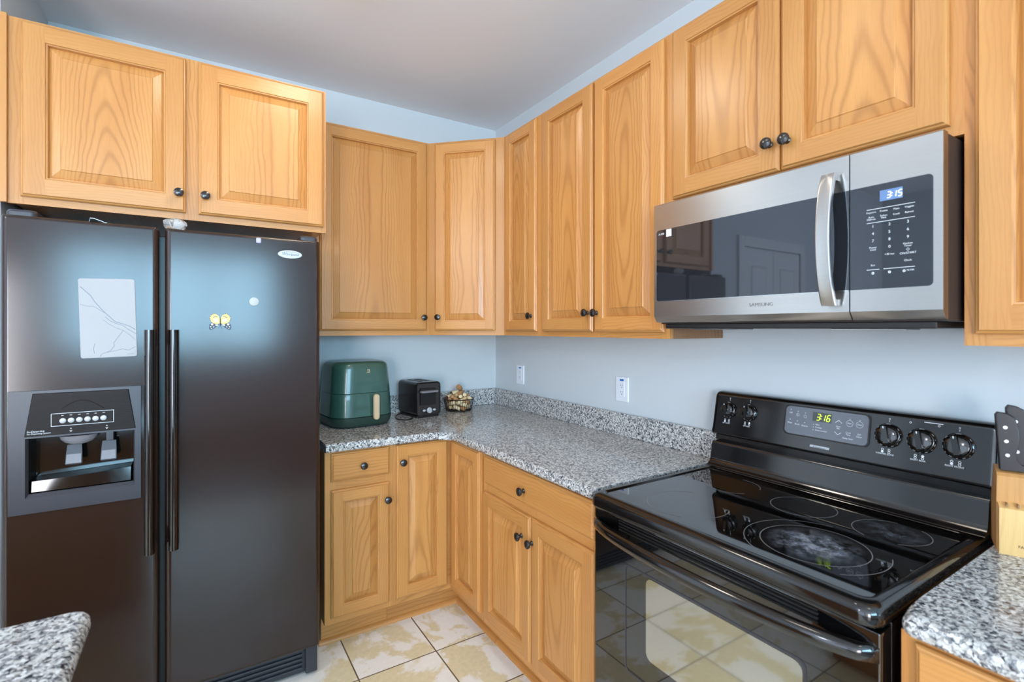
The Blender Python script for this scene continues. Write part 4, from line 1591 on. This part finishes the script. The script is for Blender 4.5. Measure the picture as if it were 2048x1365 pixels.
b.loft([[(x, -.180, z) for x, z in p], [(x, -.190, z) for x, z in p], [(.0385 + (x - .0385) * .8, -.1935, .103 + (z - .103) * .96) for x, z in p]])
b.obj('handle', 'gold', bs, smooth=40)
b = B()
p = rrect(-.055, .115, .062, .17, .012, 4)
b.obj('window', 'black_glass', bs) if False else b.bm.free()

# ------------------------------------------------------------------ toaster
ts = thing('toaster', 'black two-slice toaster standing between the air fryer and the wire basket', 'toaster', (-0.668, -0.274, ZK), math.radians(8))
TW, TD, TH = 0.158, 0.220, 0.200


def tsec(y, k):   # rounded upright section of the shell
    P = rrect(TW * (1 - k) / 2, .012 + .004 * (k < 1) * 0, TW - TW * (1 - k) / 2, .012 + (TH - .012) * (k * .5 + .5), .022, 5)
    return [(x, y, z) for x, z in P]


b = B()
b.loft([tsec(0.006, .90), tsec(0.0, .955), tsec(0.004, .99), tsec(0.016, 1.0), tsec(TD - .016, 1.0), tsec(TD - .004, .985), tsec(TD, .94)])
sh = b.obj('shell', 'toaster', ts, smooth=45)
b = B(); b.box((.008, .008, 0), (TW - .008, TD - .008, .0125), .004); b.obj('foot', 'black_plastic', ts)
for k in range(2):
    b = B(); b.box((.040 + .045 * k, .045, TH - .002), (.066 + .045 * k, TD - .035, TH + .0008)); b.obj('slot', 'dark_void', ts)
b = B(); b.box((.026, -.0012, .070), (.124, .0002, .165), .0); b.obj('lever_track', 'dark_void', ts)
b = B()
p = rrect(.020, .140, .128, .153, .006, 4)
b.loft([[(x, -.002, z) for x, z in p], [(x, -.020, z) for x, z in p], [(.074 + (x - .074) * .93, -.024, .1465 + (z - .1465) * .7) for x, z in p]])
b.obj('lever', 'grey_plastic', ts)
b = B(); b.lathe([(.0165, 0), (.0165, .008), (.013, .012), (0, .0125)], seg=24); b.obj('browning_knob', 'badge', ts, (.080, .0005, .040), (PI / 2, 0, 0))
for xx in (.047, .113):
    b = B(); p = [(.009 * math.cos(2 * PI * k / 20), .0062 * math.sin(2 * PI * k / 20)) for k in range(20)]
    b.loft([[(x, y, 0) for x, y in p], [(x, y, .004) for x, y in p], [(x * .7, y * .7, .0055) for x, y in p]])
    b.obj('button', 'badge', ts, (xx, .0005, .041), (PI / 2, 0, 0))
b = B()
P = [(0.02, .20, .006), (-.03, .17, .0035), (-.075, .10, .0035), (-.09, .03, .0035), (-.06, -.005, .0035), (-.02, .012, .0035), (-.006, .05, .0035)]
pts = []
for i in range(len(P) - 1):
    p0, p1, p2, p3 = [Vector(P[min(max(i + k, 0), len(P) - 1)]) for k in (-1, 0, 1, 2)]
    for s in range(6):
        t_ = s / 6
        pts.append(0.5 * ((2 * p1) + (p2 - p0) * t_ + (2 * p0 - 5 * p1 + 4 * p2 - p3) * t_ ** 2 + (3 * p1 - p0 - 3 * p2 + p3) * t_ ** 3))
b.tube(pts, .0032, 7); b.obj('power_cord', 'black_plastic', ts)

# ------------------------------------------------------------------ wire basket of corks
BX, BY = -0.338, -0.128
bk = thing('wire_basket', 'round dark wire basket heaped with wine corks in the counter corner', 'basket', (BX, BY, ZK))
b = B()
circ = lambda r, z, n=36: [(r * math.cos(2 * PI * k / n), r * math.sin(2 * PI * k / n), z) for k in range(n)]
b.tube(circ(.0925, .072), .0026, 8, True)
b.obj('rim', 'wire', bk)
b = B()
b.tube(circ(.0765, .0028), .0026, 8, True)
for k in range(7):
    y = -.066 + .022 * k
    xr = math.sqrt(.0765 ** 2 - y ** 2)
    b.tube([(-xr, y, .003), (xr, y, .003)], .0012, 6)
b.obj('bottom_ring', 'wire', bk)
for k in range(36):
    a = 2 * PI * k / 36
    b = B()
    b.tube([(.0765 * math.cos(a), .0765 * math.sin(a), .003), (.0925 * math.cos(a), .0925 * math.sin(a), .072)], .0012, 6)
    b.obj('upright_wire', 'wire', bk)


def cork_mesh(name, m):
    b = B()
    b.lathe([(.0098, -.021), (.0108, -.0195), (.0112, 0), (.0108, .0195), (.0098, .021)], seg=14)
    for f in b.bm.faces:
        if len(f.verts) > 4 and f.calc_center_median().z > 0.02:
            f.material_index = 1
    o = b.obj(name, [m, 'wine'] if name == 'stained' else [m, m], None, smooth=40)
    me = o.data
    bpy.data.objects.remove(o)
    return me


corks = [cork_mesh('plain', 'cork'), cork_mesh('stained', 'cork_pale'), cork_mesh('plain', 'cork_brown'), cork_mesh('plain', 'cork_pale')]


def segdist(p1, d1, p2, d2, h=.012):
    best = 9
    for s in (-1, -.5, 0, .5, 1):
        for t_ in (-1, -.5, 0, .5, 1):
            best = min(best, ((p1 + d1 * h * s) - (p2 + d2 * h * t_)).length)
    return best


rng = random.Random(11)
placed = []
tries = 0
zlo = .015
while tries < 40000 and len(placed) < 64:
    tries += 1
    lv = .015 + .092 * (tries / 40000)
    z = lv + rng.uniform(-.004, .006)
    rmax = (.0765 + .016 * min(z, .072) / .072) - .0245 if z < .078 else .068 - (z - .078) * 1.3
    if rmax < .003:
        continue
    rr_, aa = rmax * math.sqrt(rng.random()), rng.uniform(0, 2 * PI)
    p = Vector((rr_ * math.cos(aa), rr_ * math.sin(aa), z))
    tl = rng.uniform(-.55, .55)
    az = rng.uniform(0, 2 * PI)
    d = Vector((math.cos(az) * math.cos(tl), math.sin(az) * math.cos(tl), math.sin(tl)))
    e1, e2 = p + d * .021, p - d * .021
    bad = False
    for e in (e1, e2):
        if e.z < .0125 or (e.z < .085 and math.hypot(e.x, e.y) > .0765 + .016 * min(e.z, .072) / .072 - .0135):
            bad = True
    if bad:
        continue
    if any((p - q).length < .06 and segdist(p, d, q, g, .013) < .0228 for q, g in placed):
        continue
    placed.append((p, d))
top = max(range(len(placed)), key=lambda i: placed[i][0].z)
for i, (p, d) in enumerate(placed):
    o = bpy.data.objects.new('wine_cork', corks[i % 4 if i != top else 2])
    COL.objects.link(o)
    o.location = Vector((BX, BY, ZK)) + p
    o.rotation_euler = d.to_track_quat('Z', 'Y').to_euler()
    tag(o, 'loose wine cork in the round dark wire basket', 'cork', 'wine corks heaped in the wire basket')
o = bpy.data.objects.new('wine_cork', corks[2])
COL.objects.link(o)
zt = max((p.z for p, d in placed if math.hypot(p.x - .004, p.y) < .03), default=.09) + .030
o.location = (BX + .004, BY, ZK + zt)
o.scale = (1.35, 1.35, 0.95)
o.rotation_euler = (math.radians(62), 0, math.radians(-50))
tag(o, 'brown wine cork standing topmost on the heap in the wire basket', 'cork', 'wine corks heaped in the wire basket')

# ------------------------------------------------------------------ knife block and knives
KB = (-0.187, -2.5375, ZK)
kr = math.radians(-70)      # local x runs along the front, local y to the back
kb = thing('knife_block', 'pale wooden two-tier knife block beside the backguard at the right edge', 'knife block', KB, kr)
b = B()
# profile in (y, z): front tier, then the taller rear tier leaning back
prof = [(0, 0), (0, .104), (.018, .112), (.040, .104)]
b.piece((.06, 0, .05))
pr_ = [(.0, .0), (.0, .102), (.022, .110), (.022, .0)]
Lk = [b.loop([(x, y, z) for y, z in pr_]) for x in (0, .115)]
b.ring(Lk[0], Lk[1], 2); b.cap(Lk[0], 2, flip=True); b.cap(Lk[1], 2)
b.obj('front_tier', 'block', kb, smooth=0)
b = B()
b.piece((.06, .05, .1))
pr_ = [(.0225, .0), (.0225, .110), (.016, .170), (.024, .176), (.075, .184), (.105, .10), (.110, .0)]
Lk = [b.loop([(x, y, z) for y, z in pr_]) for x in (-.002, .117)]
b.ring(Lk[0], Lk[1], 2); b.cap(Lk[0], 2, flip=True); b.cap(Lk[1], 2)
b.obj('rear_tier', 'block_brown', kb, smooth=0)
b = B()
for k in range(6):
    b.box((.012 + .018 * k, .004, .1045), (.0145 + .018 * k, .020, .1112), T=Matrix.Translation((0, 0, .0005)))
b.obj('knife_slots', 'oak_dark', kb, smooth=0)
b = B()
b.text('FARBER', .0085, at(.030, -.0006, .022), ax='LEFT')
b.obj('brand_mark', flat('burnt_mark', (72, 44, 26), 0.8), kb, smooth=0, recalc=False)


def knife(label, x, y, z, h, lean):
    t = thing('kitchen_knife', label, 'knife', (0, 0, 0), kr, 'knives in the block')
    t.location = Vector(KB) + Matrix.Rotation(kr, 4, 'Z') @ Vector((x, y, z))
    # grip outline seen from the flat side, with a finger hollow on the right
    P = [(.000, 0), (.053, 0), (.050, .006), (.040, .010), (.031, .020), (.029, .032), (.034, .050), (.038, .066), (.037, .086), (.034, .102), (.030, .112), (.018, .118), (.004, .120), (-.001, .114), (-.0005, .06)]
    P = [(a + lean * c, c * h / .120) for a, c in P]
    cx_, cz_ = .018, h / 2
    sh_ = lambda k, yy: [(cx_ + (a - cx_) * k, yy, cz_ + (c - cz_) * (1 - (1 - k) * .3) if c > .001 else c) for a, c in P]
    b = B()
    b.loft([sh_(.82, -.0095), sh_(.94, -.0082), sh_(1, -.004), sh_(1, .004), sh_(.94, .0082), sh_(.82, .0095)])
    b.obj('grip', 'handle_black', t, smooth=40)
    for c in (.26, .50, .74):
        b = B()
        b.lathe([(.0040, -.0102), (.0040, .0102)], Matrix.Translation((.015 + lean * c * h, 0, c * h)) @ Matrix.Rotation(PI / 2, 4, 'X'), 14)
        b.obj('rivet', 'steel_plain', t)
    b = B()
    b.box((.004, -.0010, .0001), (.046, .0010, .004)); b.obj('blade', 'steel_plain', t)
    return t


knife('black three-rivet kitchen knife at the front of the knife block', .004, .038, .1815, .130, -.06)
knife('black kitchen knife behind the front knife in the knife block', .022, .060, .1845, .142, -.04)
